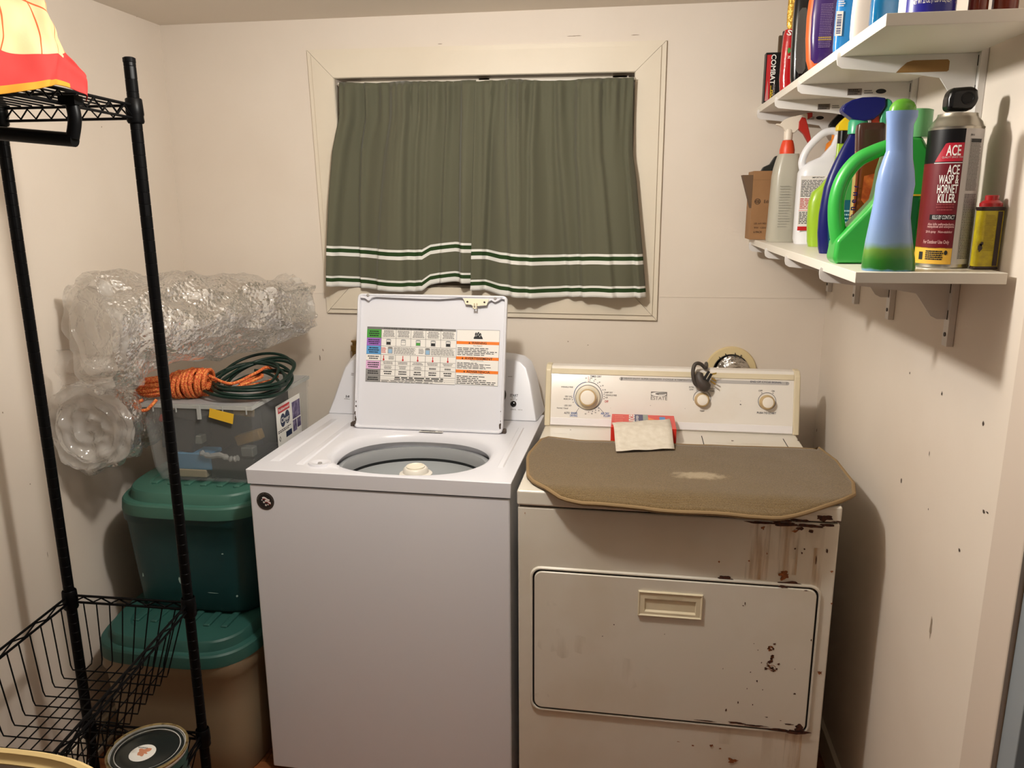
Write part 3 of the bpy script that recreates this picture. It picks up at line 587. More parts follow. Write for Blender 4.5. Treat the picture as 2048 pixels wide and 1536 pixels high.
D.build('rusted_corner', top, flat=True, recalc=False)
# control console of the dryer
yb = (atl(DR, 1088, 852, z=DZ).y + atl(DR, 1597, 870, z=DZ).y) / 2
xl_ = atl(DR, 1088, 852, z=DZ).x; xr_ = atl(DR, 1597, 870, z=DZ).x
def prof(o, top=0): return [V(0, yb - o, DZ), V(0, yb + .040 - o, DZ + .165 + top), V(0, yb + .052, DZ + .178 + top), V(0, yb + .085, DZ + .178 + top), V(0, yb + .10, DZ + .16), V(0, yb + .11, DZ)]
def px_(P, x): return [p + V(x, 0, 0) for p in P]
mb = MB(drp); mb.loft([px_(prof(0), xl_ + .01), px_(prof(0), xr_ - .01)]); con = mb.build('control_console', DR, bevel=.003)
for a, b in ((xl_, xl_ + .018), (xr_ - .018, xr_)):
    mb = MB(cream); mb.loft([px_(prof(.004, .003), a), px_(prof(.004, .003), b)]); mb.build('end_cap', con, bevel=.004)
OD = V(0, yb, DZ); YD = V(0, .040, .165).normalized(); XD = V(1, 0, 0); ND = XD.cross(YD)
def kp(u, v): return inplane(DR, u, v, OD, XD, YD)
mb = MB(cream)
zt0 = .1600
for (lo, hi, m, h) in ((zt0, .176, cream, .0022), (.004, .026, mat('dryer_strip_white', (236, 232, 232), .25, coat=.4), .003)):
    mb = MB(m); L = [OD + XD * a + YD * b for a, b in ((xl_ + .0185, lo), (xr_ - .0185, lo), (xr_ - .0185, hi), (xl_ + .0185, hi))]; mb.prism(L, ND * h); mb.build('top_trim' if lo > .1 else 'lower_trim', con, bevel=.0008)
D = Decal(greyp, OD, XD, YD, base=.0005)
_txt = D.text
def big_text(s_, u, v, h, m, l=1, w=None, **k): return _txt(s_, u, v, h * 1.38, m, l, w * 1.42 if w else None, **k)
D.text = big_text
lg = mat('band_grey', (182, 178, 176), .45); dk = mat('legend_dark', (66, 70, 84), .5); blu = mat('legend_blue', (52, 92, 158), .5); redl = mat('legend_red', (196, 70, 66), .5)
a, b = kp(1242, 757); a2, b2 = kp(1575, 767); D.rect(a, b - .0055, a2, b + .0045, lg); D.disc(a, b - .0005, .005, lg, 0); D.disc(a2, b - .0005, .005, lg, 0)
a, b = kp(1318, 758.5); D.text('HEAVY DUTY  SUPER CAPACITY  7 CYCLE  4 TEMPERATURE', a, b - .0003, .0036, greyp, w=.145)
a, b = kp(1532, 764); D.text('END OF CYCLE SIGNAL', a, b, .0038, dk, w=.062)
# dial legends
dc = kp(1176, 792); rd = .0436
D.ring(dc[0], dc[1], rd, .0012, dk, 1, a0=-.35 * PI, a1=.5 * PI); D.ring(dc[0], dc[1], rd, .0012, blu, 1, a0=.55 * PI, a1=1.28 * PI); D.ring(dc[0], dc[1], rd - .001, .0008, greyp, 1)
D.line(dc[0], dc[1] + rd, dc[0] - .0005, dc[1] + rd + .016, .001, redl, 1); D.line(dc[0] + rd * .72, dc[1] - rd * .72, dc[0] + rd * 1.15, dc[1] - rd * 1.15, .001, dk, 1); D.line(dc[0] - rd * .6, dc[1] - rd * .85, dc[0] - rd * .88, dc[1] - rd * 1.3, .001, dk, 1)
for k, an in enumerate((85, 70, 55, 40, 24, 8, 0, -8, -48, -60, -72, -86, 188, 195, 205)):
    t = math.radians(an); D.disc(dc[0] + (rd + .005) * math.cos(t), dc[1] + (rd + .005) * math.sin(t), .0014, dk, 1, 8)
for an, s_ in ((82, 'OFF'), (68, '70'), (52, '60'), (37, '50'), (22, '40'), (-52, '20'), (-64, '30'), (-76, '40'), (-96, '50'), (98, '20')):
    t = math.radians(an); D.text(s_, dc[0] + (rd + .011) * math.cos(t), dc[1] + (rd + .011) * math.sin(t), .0026, greyp)
a, b = kp(1193, 753); D.text('TIMED DRY', a - .002, b, .0042, dk, w=.024)
for (u, v, s_, w_, m) in ((1217, 785, 'DAMP DRY', .018, greyp), (1222, 790.5, 'WRINKLE FREE', .024, greyp), (1213, 795, 'AIR', .006, greyp), (1213, 803, 'OFF', .008, redl), (1134, 774, 'WRINKLE FREE', .026, greyp), (1137, 793, 'VERY DRY', .016, greyp), (1135, 798, 'MORE DRY', .016, greyp), (1136, 811, 'LESS DRY', .016, greyp), (1125, 816, 'Normal / Casual', .024, greyp), (1210, 827, 'AIR DRY', .018, blu)):
    a, b = kp(u, v); D.text(s_, a, b, .0034 if m is greyp else .005, m, w=w_)
a, b = kp(1141, 826); D.text('AUTO', a - .011, b, .0046, dk, w=.012); D.text('SENSOR', a + .011, b, .0046, blu, w=.014); D.text('DRYING', a + .010, b - .0078, .0046, blu, w=.016)
a, b = kp(1214, 832); D.text('FLUFF', a, b, .0046, blu, w=.014)
# maker's logo
a, b = kp(1302, 783); a2, b2 = kp(1334, 792.5); D.rect(a, b2 + .000, a2, b, greyp, 1); D.poly([((a + a2) / 2 + .0225 * math.cos(t / 20 * 2 * PI) - .001, (b + b2) / 2 - .001 + .0058 * math.sin(t / 20 * 2 * PI)) for t in range(20)], white, 2)
D.poly([((a + a2) / 2 + .004 + .015 * math.cos(t / 20 * 2 * PI), (b + b2) / 2 + .0002 + .0037 * math.sin(t / 20 * 2 * PI)) for t in range(20)], greyp, 3)
D.rect((a + a2) / 2, (b + b2) / 2 - .002, a2 - .003, (b + b2) / 2 - .0008, white, 4)
a3, b3 = kp(1318, 796.5); D.text('ESTATE', a3, b3, .0074, greyp, 1, w=.034, bold=False)
for (kc, nm) in (((1404, 798), 'b'), ((1534, 803.5), 'c')):
    q_ = kp(*kc); D.ring(q_[0], q_[1] + .0015, .0256, .0013, dk, 1, a0=(-.1 * PI if nm == 'b' else 0), a1=(1.1 * PI if nm == 'b' else 2 * PI))
    D.disc(q_[0] - .0155, q_[1] + .0255, .0013, dk, 1, 8); D.disc(q_[0] + .016, q_[1] + .0255, .0013, dk, 1, 8)
q_ = kp(1383, 777); D.text('EXTRA', q_[0], q_[1] + .004, .0034, greyp, w=.010); D.text('LOW', q_[0], q_[1] - .003, .0034, greyp, w=.008)
q_ = kp(1424, 780); D.text('HIGH', q_[0], q_[1] + .004, .0034, greyp, w=.012); D.text('TEMP', q_[0], q_[1] - .003, .0034, greyp, w=.010)
q_ = kp(1404, 822); D.text('TEMP', q_[0], q_[1], .0032, greyp, w=.010)
q_ = kp(1521, 781.5); D.text('OFF', q_[0], q_[1], .0036, greyp, w=.008); q_ = kp(1546, 782); D.text('ON', q_[0], q_[1], .0036, greyp, w=.006)
q_ = kp(1533, 826); D.text('PUSH TO START', q_[0], q_[1], .0044, dk, w=.038)
for (u, v) in ((1274, 739),): pass
for (u, v, r1) in ((1301, 811, .0012), (1481, 809, .0025), (1370, 817, .001), (1221, 816, .0008), (1481, 802, .001)): q_ = kp(u, v); D.blob(q_[0], q_[1], r1, r1 * .5, black, 1, u)
D.build('console_lettering', con, flat=True, recalc=False)
# knobs
rim_ = mat('knob_tan_rim', (190, 164, 120), .45); kw = mat('knob_white_face', (236, 228, 216), .4); kb = mat('knob_beige_base', (214, 204, 182), .4)
def knob(u, v, r, big, skirt_off=0):
    q_ = kp(u, v); c = OD + XD * q_[0] + YD * q_[1]; mb = MB(kb)
    if big: button(mb, c, ND, [(.0365, 0), (.0365, .003), (.034, .0045), (.029, .005), (.0275, .016), (.022, .017)], 40); mb.use(greyp); button(mb, c, ND, [(.0385, 0), (.0385, .001)], 40)
    else: mb.use(rim_); button(mb, c, ND, [(r * 1.2, 0), (r * 1.15, .004), (r * 1.0, .010), (r * .9, .012)], 32)
    k = mb.build('control_knob', con)
    h = .016 if big else .011
    mb = MB(rim_); button(mb, c, ND, [(r, h - .001), (r * 1.02, h + .003), (r * .98, h + .006), (r * .86, h + .0065)], 36); mb.build('knob_rim', k)
    mb = MB(kw); button(mb, c, ND, [(r * .84, h), (r * .84, h + .0072), (r * .7, h + .0080), (.002, h + .0082)], 36); mb.build('knob_face', k)
knob(1176, 795, .0255, True); knob(1404, 800, .0185, False); knob(1534, 805, .0185, False)

# ---------------------------------------------------------------- on the dryer
matm = mat('bath_mat_pile', (124, 103, 70), .95, spec=.1, n=(420, (94, 76, 48), .35, .65), sheen=.3)
nt = matm.node_tree; pb = nt.nodes['Principled BSDF']; tcn = nt.nodes.new('ShaderNodeTexCoord')
mpn = nt.nodes.new('ShaderNodeMapping'); mpn.inputs['Location'].default_value = (-.262, .672, 0); mpn.inputs['Scale'].default_value = (1, 1, 1)
def pale(nt, col_in, loc, sc, colour, out_sock):   # a worn pale patch with its own outline
    mp = nt.nodes.new('ShaderNodeMapping'); mp.inputs['Location'].default_value = [-loc[i] * sc[i] for i in range(3)]; mp.inputs['Scale'].default_value = sc
    g = nt.nodes.new('ShaderNodeVectorMath'); g.operation = 'LENGTH'; nz = nt.nodes.new('ShaderNodeTexNoise'); nz.inputs['Scale'].default_value = 60
    ad = nt.nodes.new('ShaderNodeMath'); ad.operation = 'MULTIPLY_ADD'; ad.inputs[1].default_value = -.9; mr = nt.nodes.new('ShaderNodeMapRange'); mr.inputs[1].default_value = .75; mr.inputs[2].default_value = .35; mr.inputs[3].default_value = 0; mr.inputs[4].default_value = .62
    ad2 = nt.nodes.new('ShaderNodeMath'); ad2.operation = 'ADD'
    tc = nt.nodes.new('ShaderNodeTexCoord'); nt.links.new(tc.outputs['Object'], mp.inputs[0]); nt.links.new(mp.outputs[0], g.inputs[0]); nt.links.new(tc.outputs['Object'], nz.inputs[0])
    nt.links.new(nz.outputs[0], ad.inputs[0]); ad.inputs[2].default_value = .45; nt.links.new(ad.outputs[0], ad2.inputs[0]); nt.links.new(g.outputs['Value'], ad2.inputs[1]); nt.links.new(ad2.outputs[0], mr.inputs[0])
    mx = nt.nodes.new('ShaderNodeMixRGB'); mx.inputs[2].default_value = (*lin(colour), 1); nt.links.new(mr.outputs[0], mx.inputs[0]); nt.links.new(col_in, mx.inputs[1]); nt.links.new(mx.outputs[0], out_sock)
src = [l.from_socket for l in nt.links if l.to_socket == pb.inputs['Base Color']][0]
pc = at(1396, 948, z=.935)
pale(nt, src, (pc.x, pc.y, .935), (10.5, 24, 1), (188, 170, 140), pb.inputs['Base Color'])
# pile and woven rows
br = nt.nodes.new('ShaderNodeTexBrick'); br.inputs['Scale'].default_value = 75; br.inputs['Mortar Size'].default_value = .06; br.inputs['Color1'].default_value = (1, 1, 1, 1); br.inputs['Color2'].default_value = (.75, .75, .75, 1); br.inputs['Mortar'].default_value = (0, 0, 0, 1)
tc0 = nt.nodes.new('ShaderNodeTexCoord'); nt.links.new(tc0.outputs['UV'], br.inputs[0])
nz = nt.nodes.new('ShaderNodeTexNoise'); nz.inputs['Scale'].default_value = 500; nt.links.new(tc0.outputs['Object'], nz.inputs[0])
b2 = nt.nodes.new('ShaderNodeBump'); b2.inputs['Distance'].default_value = .003; b2.inputs['Strength'].default_value = .7; nt.links.new(nz.outputs[0], b2.inputs['Height'])
b1 = nt.nodes.new('ShaderNodeBump'); b1.inputs['Distance'].default_value = .004; b1.inputs['Strength'].default_value = .55; nt.links.new(br.outputs[0], b1.inputs['Height']); nt.links.new(b2.outputs[0], b1.inputs['Normal']); nt.links.new(b1.outputs[0], pb.inputs['Normal'])
YFR = -.8119
def interp(x, T):
    if x <= T[0][0]: return T[0][1]
    for (a, b), (c, d) in zip(T, T[1:]):
        if x <= c: return b + (d - b) * (x - a) / (c - a)
    return T[-1][1]
ztop = .9195 + .012
backT = sorted((at(u, v, z=ztop).x, at(u, v, z=ztop).y) for u, v in ((1062, 905), (1070, 888), (1082, 878), (1098, 873), (1120, 876), (1160, 881), (1220, 883), (1300, 887), (1360, 888), (1400, 890), (1500, 893), (1600, 896), (1622, 898), (1634, 901)))
backT += [(.612, -.425), (.620, -.46), (.628, -.54)]; backT = [b for b in backT if b[0] < .605] + [(.612, -.425), (.620, -.46), (.628, -.54)]
# front edge: arc length beyond the dryer's front edge (negative while still on top)
frontT = [(-.160, -.60), (-.152, -.70), (-.135, -.76), (-.10, -.805), (-.06, -.838), (0, -.858), (.06, -.864), (.14, -.863), (.20, -.868), (.28, -.874), (.36, -.876), (.43, -.872), (.48, -.858), (.53, -.835), (.57, -.812), (.61, -.775), (.628, -.70)]
xl0, xr0 = -.160, .628
NX, NY = 90, 26; rows_ = []
def rugpt(x, y):
    over = (YFR - .004) - y
    if over <= -.02: z = ztop; yy = y
    else:
        s_ = over + .02; a = .52; ln = .05; t = min(s_ / ln, 1); ang = a * t
        # gentle bend over the edge
        fy = s_ * math.cos(ang * .6); dz = s_ * math.sin(ang * .62) * .95; yy = YFR - .004 + .02 - fy; z = ztop - dz + .001
    wv_ = .0012 * noise.noise(V(x * 14, y * 14, 3)) + (.003 * math.sin(x * 26) * max(0, min(1, over / .04)))
    if x > .574: z += (x - .574) * .08
    return V(x, yy, z + wv_)
for i in range(NX + 1):
    x = xl0 + (xr0 - xl0) * i / NX; yb_ = interp(x, backT); yf_ = min(interp(x, frontT), yb_ - .01)
    rows_.append([rugpt(x, yb_ + (yf_ - yb_) * j / NY) for j in range(NY + 1)])
mb = MB(matm); vs = [p for r in rows_ for p in r]; mb.add(vs, [(i * (NY + 1) + j, i * (NY + 1) + j + 1, (i + 1) * (NY + 1) + j + 1, (i + 1) * (NY + 1) + j) for i in range(NX) for j in range(NY)])
rug = mb.build('bath_mat', solid=.011, ang=80); tag(rug, 'brown half-round bath mat with a pale worn patch lying on the dryer', 'bath mat')
uv = rug.data.uv_layers.new(name='UVMap')
for l in rug.data.loops: p = rug.data.vertices[l.vertex_index].co; uv.data[l.index].uv = (p.x, p.y * .9 - p.z * .9)
for v in rug.data.vertices: v.co.z -= .0055
edge = [rows_[i][0] for i in range(NX + 1)] + [rows_[NX][j] for j in range(1, NY + 1)] + [rows_[i][NY] for i in range(NX - 1, -1, -1)] + [rows_[0][j] for j in range(NY - 1, 0, -1)]
edge = [p + V(0, 0, -.0035) for p in edge][::2]
mb = MB(mat('mat_binding_tan', (134, 110, 76), .9, bump=('noise', 300, .3, .001))); mb.tube(edge, .0052, 8, closed=True); e_ = mb.build('edge_binding'); e_.parent = rug

# dryer sheet box and sheet
bx = thing('dryer_sheet_box', 'small red and blue dryer sheet box lying against the dryer console', 'box', at(1290, 860, z=.919)[:])
bo = ROOT[bx.name].translation
f0 = at(1222, 852, z=.968); f1 = at(1357, 858, z=.968); b0_ = at(1224, 822, z=.968)
carton = mat('carton_red', (214, 48, 36), .4, coat=.15)
bh = .968
xA, xB = at(1222, 850, z=bh).x, at(1352, 852, z=bh).x; yA = at(1290, 856, z=bh).y; yB = at(1290, 822, z=bh).y
yB = min(yB, -.275)
mb = MB(carton); mb.box((xA, yA, .9192), (xB, yB, bh)); mb.build('carton', bx, bevel=.0012, world=True)
D = Decal(carton, V(xA, yA, bh), V(1, 0, 0), V(0, 1, 0)); Wb, Hb = xB - xA, yB - yA; nav = mat('carton_navy', (34, 36, 92), .4)
D.rect(Wb * .36, 0, Wb * .50, Hb, nav, 0); D.text('bounce', Wb * .30, Hb * .48, .026, white, 2, w=Hb * .95, rot=PI / 2); D.text('OUTDOOR FRESH', Wb * .41, Hb * .5, .007, white, 2, w=Hb * .8, rot=PI / 2)
D.rect(Wb * .50, 0, Wb * .58, Hb, mat('carton_silver', (140, 150, 140), .4), 0); D.poly([(Wb * .58, 0), (Wb * .78, 0), (Wb * .70, Hb * .6), (Wb * .58, Hb * .8)], mat('carton_orange', (232, 120, 50), .4), 1)
D.rect(Wb * .76, Hb * .1, Wb * .85, Hb * .85, bluel, 1); D.text('120', Wb * .805, Hb * .5, .008, white, 2, rot=PI / 2); D.greek(Wb * .05, Hb * .1, Wb * .22, Hb * .9, 6, mat('carton_pale_red', (232, 140, 120), .4), 1, seed=2, fill=.25)
D.build('carton_printing', bx, flat=True, world=True, recalc=False)
D = Decal(carton, V(xB, yA, .92), V(0, 1, 0), V(0, 0, 1)); D.rect(.002, .004, Hb, .022, mat('carton_silver', (140, 150, 140)), 0); D.rect(.01, .008, .03, .018, black, 1); D.text('bounce', Hb * .35, .036, .010, white, 1, w=Hb * .5); D.build('end_printing', bx, flat=True, world=True, recalc=False)
shm = mat('dryer_sheet_fabric', (218, 210, 196), .9, n=(60, (204, 194, 178), .3, .7), bump=('noise', 180, .2, .001))
mb = MB(shm); N_ = 10
c4 = [(1223, 846, bh + .0035, None), (1339, 837, bh + .0035, None)]
t0, t1 = at(1223, 846, z=bh + .003), at(1339, 837, z=bh + .003); t0.y = max(t0.y, yA + .004); t1 = at(1339, 838, z=bh + .003)
bl, br_ = at(1232, 902, z=.9385), at(1349, 897, z=.9385)
L = []
for i in range(N_ + 1):
    a, b = t0.lerp(t1, i / N_), bl.lerp(br_, i / N_); ed = V(a.x, yA - .003, bh + .0035)
    ed = V(a.lerp(b, .45).x, yA - .004, bh + .001)
    pth = smooth_path([a, V((a.x + ed.x) / 2, (a.y + yA) / 2, bh + .0042), ed, ed.lerp(b, .5) + V(0, .004, -.006), b], 5)
    L.append([p + V(0, 0, .0012 * math.sin(i * 1.3 + k * .5)) for k, p in enumerate(pth)])
n_ = len(L[0]); mb.add([p for r in L for p in r], [(i * n_ + j, i * n_ + j + 1, (i + 1) * n_ + j + 1, (i + 1) * n_ + j) for i in range(N_) for j in range(n_ - 1)])
o = mb.build('dryer_sheet', solid=.001, ang=80); tag(o, 'single off-white dryer sheet draped over the front of the small red box', 'dryer sheet')

# vent collar and foil duct
VC = at(1461, 742, y=0); VCx, VCz = VC.x, VC.z
vt = thing('dryer_vent_duct', 'crumpled foil dryer duct entering a cream wall collar behind the dryer', 'vent duct', (VCx, 0, VCz))
mb = MB(mat('vent_collar_cream', (216, 196, 150), .5)); mb.lathe([(.056, -.002), (.058, -.014), (.078, -.012), (.081, -.004), (.081, -.0005)], (0, 0, 0), 48, ax='y', cap=False); mb.lathe([(.058, -.006), (.002, -.006)], (0, 0, 0), 40, ax='y'); mb.build('wall_collar', vt)
mb = MB(black)
for k in range(4):
    an = math.radians((62, 80, 108, 128)[k]); mb.tube([(.050 * math.cos(an), -.020, .050 * math.sin(an)), (.064 * math.cos(an + .03), -.018, .064 * math.sin(an + .03))], .0014, 6)
mb.tube([(.056 * math.cos(PI * t / 20), -.016, .056 * math.sin(PI * t / 20)) for t in range(1, 20)], .0012, 6); mb.build('clamp_wire', vt)
foil = mat('crumpled_foil', (196, 192, 186), .22, metal=1, bump=('noise', 90, .7, .006))
path = [V(.004, -.004, .0), V(.006, -.02, -.002), V(.008, -.04, -.012), V(.01, -.052, -.035), V(.01, -.055, -.065), V(.01, -.055, -.11), V(.01, -.055, -.2), V(.01, -.055, -.3)]
path = smooth_path(path, 10); rad = [.050 + .0035 * math.sin(i * 2.1) + .0012 * math.sin(i * 5.3) for i in range(len(path))]; mb = MB(foil); mb.tube(path, rad, 40)
for i, v in enumerate(mb.v): mb.v[i] = v + V(noise.noise(v * 60), noise.noise(v * 60 + V(5, 0, 0)), noise.noise(v * 60 + V(0, 5, 0))) * .003
for v in mb.v: v.y = min(v.y, -.003)
mb.build('foil_duct', vt, ang=50)

# loose power plug and cord looped over the dryer console
pg = thing('power_plug', 'dark grey appliance plug with cord loop hanging over the dryer console', 'plug', at(1404, 760, y=-.25)[:])
pm = mat('plug_dark_rubber', (66, 58, 52), .55)
def kw3(u, v, h):                                # a point h above the console face at a pixel
    q_ = kp(u, v); return ROOT[DR.name] @ (OD + XD * q_[0] + YD * q_[1] + ND * h)
mb = MB(pm); body = [(kw3(1399, 746, .018), .010), (kw3(1397, 752, .020), .013), (kw3(1400, 762, .021), .016), (kw3(1406, 770, .021), .0175), (kw3(1411, 776, .020), .016), (kw3(1413, 780, .019), .010), (kw3(1414, 781, .018), .003)]
mb.tube([p for p, r in body], [r for p, r in body], 16); mb.build('plug_body', pg, world=True)
mb = MB(pm); lp_ = smooth_path([kw3(1404, 776, .018), kw3(1390, 768, .020), kw3(1385.5, 754, .022), kw3(1385, 742, .022), kw3(1388, 731, .020), kw3(1394, 727, .016), kw3(1402, 729, .008), kw3(1409, 735, .004), V(kw3(1412, 737, 0).x, -.226, 1.104)], 8); mb.tube(lp_, .0056, 10)
e0 = lp_[-1]; mb.tube(smooth_path([e0, e0 + V(.004, .03, .0005), e0 + V(.006, .070, -.0005), e0 + V(.006, .088, -.03), e0 + V(.006, .090, -.10), e0 + V(0, .09, -.2)], 6), .0050, 10); mb.build('cord', pg, world=True)
mb = MB(black)
for (a, b, h) in (((1403, 764), (1416, 743), .030), ((1410, 768), (1421, 748), .026)):
    p, q_ = kw3(*a, h), kw3(*b, h + .004); mb.tube([p, q_], [.0055, .005], 4)
mb.build('plug_face', pg, world=True)
mb = MB(mat('brass_prong', (206, 176, 92), .35, metal=.8))
for (a, b) in (((1419, 750), (1431, 747)), ((1421, 757), (1430, 762)), ((1419, 762), (1429, 769))):
    p, q_ = kw3(*a, .028), kw3(*b, .030); d = (q_ - p).normalized(); n1 = V(0, -.35, 1).normalized(); mb.loft([[x + n1 * .003 + ND * .0007, x - n1 * .003 + ND * .0007, x - n1 * .003 - ND * .0007, x + n1 * .003 - ND * .0007] for x in (p, q_)])
mb.build('prong', pg, world=True, flat=True)

# brass valve pipe showing beside the washer lid
mb = MB(mat('old_brass', (150, 118, 66), .4, metal=.8)); p = at(710, 700, y=-.03); mb.lathe([(.010, 0), (.010, .03), (.014, .032), (.014, .05), (.008, .052), (.008, .062), (.012, .063), (.012, .068), (.002, .069)], (p.x, -.03, p.z - .035), 18); mb.lathe([(.010, -.4), (.010, .0)], (p.x, -.03, p.z - .035), 12); mb.lathe([(.007, 0), (.007, .03)], (p.x, -.03, p.z), 10, ax='y')
o = mb.build('water_valve'); tag(o, 'small brass water valve on the wall behind the washing machine', 'valve')

# ---------------------------------------------------------------- curtains
olive = mat('olive_curtain_cotton', (92, 91, 74), .8, spec=.15, sheen=.15, bump=('noise', 500, .1, .0005))
cwhite = mat('curtain_white_band', (222, 220, 214), .8, spec=.2); cgreen = mat('curtain_green_band', (44, 66, 34), .85, spec=.15)
def curtain(label, Lt, Rt_, Tp, Bt, seed, fold_up=None, y0=-.034, inner=0):
    # Lt, Rt_: (v, u) edges; Tp, Bt: (u, v) top and bottom hems
    cut = [0, .024, .042, .052, .150, .167, .186, .1975]; vals = sorted(set([0, .012, .024, .033, .042, .052, .075, .1, .125, .150, .167, .176, .186, .1975] + [.1975 + (1 - .1975) * k / 26 for k in range(1, 27)]))
    NU = 110; mb = MB(olive); grid = []
    R = random.Random(seed); FOLDS = [((k + .5 + R.uniform(-.3, .3)) / 7, R.uniform(.03, .05), R.choice((-1, 1)) * R.uniform(.6, 1.3)) for k in range(7)]; creases = [(R.random(), R.uniform(.02, .05), R.uniform(.4, 1)) for _ in range(9)]
    for t in vals:
        row = []
        for i in range(NU + 1):
            s_ = i / NU; vt = interp(Tp[0][0] + (Tp[-1][0] - Tp[0][0]) * s_, Tp); vb = interp(Bt[0][0] + (Bt[-1][0] - Bt[0][0]) * s_, Bt)
            v = vb + (vt - vb) * t; ul = interp(v, Lt); ur = interp(v, Rt_); u = ul + (ur - ul) * s_
            # soft folds: long ones all the way, tight gathers under the rod
            ph = s_ + .02 * math.sin(t * 3 + seed)
            d = .024 * math.sin(ph * 13 + seed + .8 * math.sin(s_ * 6)) * (1 - .35 * t) + .005 * math.sin(ph * 33 + seed * 2 + t * 1.5) * (.35 + .65 * t)
            for fc, fw, fa in FOLDS: e1 = (s_ - fc - .05 * (t - .5) * math.sin(fc * 20)) / fw; d += .034 * fa * (1 / (1 + math.exp(-e1 * 6)) - .5) * math.exp(-abs(e1) * .8)
            d += .0055 * max(0, t - .72) / .28 * math.sin(s_ * 95 + 3 * math.sin(s_ * 9 + seed)) + .0015 * noise.noise(V(s_ * 10, t * 4, seed)) * 1.5
            for c_, w_, a_ in creases: d += .016 * a_ * math.exp(-((s_ - c_) / (w_ * (.45 + .55 * (1 - t)))) ** 2) * (.3 + .7 * t)
            eg = (1 - s_) if inner == 1 else s_; d *= min(1, .25 + eg / .07)
            if t > .955: d *= max(.35, 1 - (t - .955) / .045 * .5)
            p = at(u, v, y=y0 - .012); row.append(V(p.x, min(y0 - d - .006 * (1 - t), -.0212), p.z))
        grid.append(row)
    n = NU + 1; b = len(mb.v)
    mb.add([p for r in grid for p in r], [])
    for j in range(len(vals) - 1):
        m = (vals[j] + vals[j + 1]) / 2
        for i in range(NU):
            mm = olive
            if m < .024 or .042 < m < .052 or .150 < m < .167 or .186 < m < .1975: mm = cwhite
            elif .024 < m < .042 or .167 < m < .186: mm = cgreen
            mb.use(mm); mb.f.append([j * n + i, j * n + i + 1, (j + 1) * n + i + 1, (j + 1) * n + i]); mb.mi.append(mb.cur)
    o = mb.build('window_curtain', solid=.0008, ang=80, recalc=True); tag(o, label, 'curtain', None); return o
L_t = [(160, 677), (180, 679), (235, 680), (262, 674), (300, 667), (400, 660), (500, 657), (545, 657), (575, 658)]
M_t = [(150, 953), (240, 948), (400, 943), (600, 941)]
curtain('left olive green curtain with striped hem, its middle corner caught up higher', L_t, [(150, 951), (600, 942)], [(677, 164), (760, 164), (955, 159)], [(658, 571), (700, 576), (780, 581), (840, 583), (850, 575), (855, 571), (880, 567), (905, 564), (940, 567)], 1.3, y0=-.046, inner=1)
curtain('right olive green curtain with striped hem hanging straight to the window edge', [(150, 949), (240, 947), (600, 939)], [(149, 1268), (240, 1266), (310, 1266), (350, 1272), (500, 1285), (600, 1293)], [(948, 161), (1020, 158), (1100, 160), (1268, 153)], [(939, 582), (960, 582), (1000, 590), (1060, 596), (1120, 597), (1200, 594), (1293, 596)], 4.1, y0=-.058, inner=-1)
mb = MB(mat('curtain_rod_white', (214, 208, 196), .4)); a, b = at(674, 168, y=-.03), at(1271, 157, y=-.03); mb.tube([V(a.x, -.012, a.z), V(a.x + .004, -.030, a.z), V(b.x - .004, -.030, b.z), V(b.x, -.012, b.z)], .0042, 10)
o = mb.build('curtain_rod'); tag(o, 'thin white sash rod carrying the two green curtains across the window', 'curtain rod')

# ---------------------------------------------------------------- wall shelves
mel = mat('white_melamine', (226, 220, 208), .4); steelw = mat('white_bracket_steel', (220, 216, 212), .4)
SXF, SZ1, SZ2 = .4543, 1.8547, 1.4723
def shelf(z, y1, lab):
    mb = MB(mel); mb.box((SXF, y1, z - .018), (XR - .014, -.003, z)); o = mb.build('wall_shelf', bevel=.001); tag(o, lab, 'shelf', 'white shelves on the right wall'); return o
shelf(SZ1, -1.2362, 'upper white melamine shelf on the right wall'); shelf(SZ2, -1.2012, 'lower white melamine shelf on the right wall')
YU = [-.054, -.345, -.631, -.979]
for i, yu in enumerate(YU):
    t = thing('shelf_upright', ('slotted white shelf standard nearest the back wall corner', 'slotted white shelf standard second from the back corner', 'slotted white shelf standard third from the back corner', 'long slotted white shelf standard nearest the door, worn at its foot')[i], 'shelf standard', (XR, yu, 1.315), 0, 'slotted standards on the right wall')
    mb = MB(steelw); mb.box((-.0125, -.012, 0), (-.0005, .012, ZC - 1.3155 - .01)); mb.use(dark)
    for k in range(15): mb.box((-.0128, -.003, .05 + k * .05), (-.0120, .003, .068 + k * .05))
    if i == 3: D = None
    mb.build('rail', t, bevel=.001)
    mb = MB(mat('screw_dark', (60, 52, 46))); mb.lathe([(.0042, -.0142), (.0042, -.0125)], (0, 0, .022), 12, ax='x'); mb.build('screw', t)
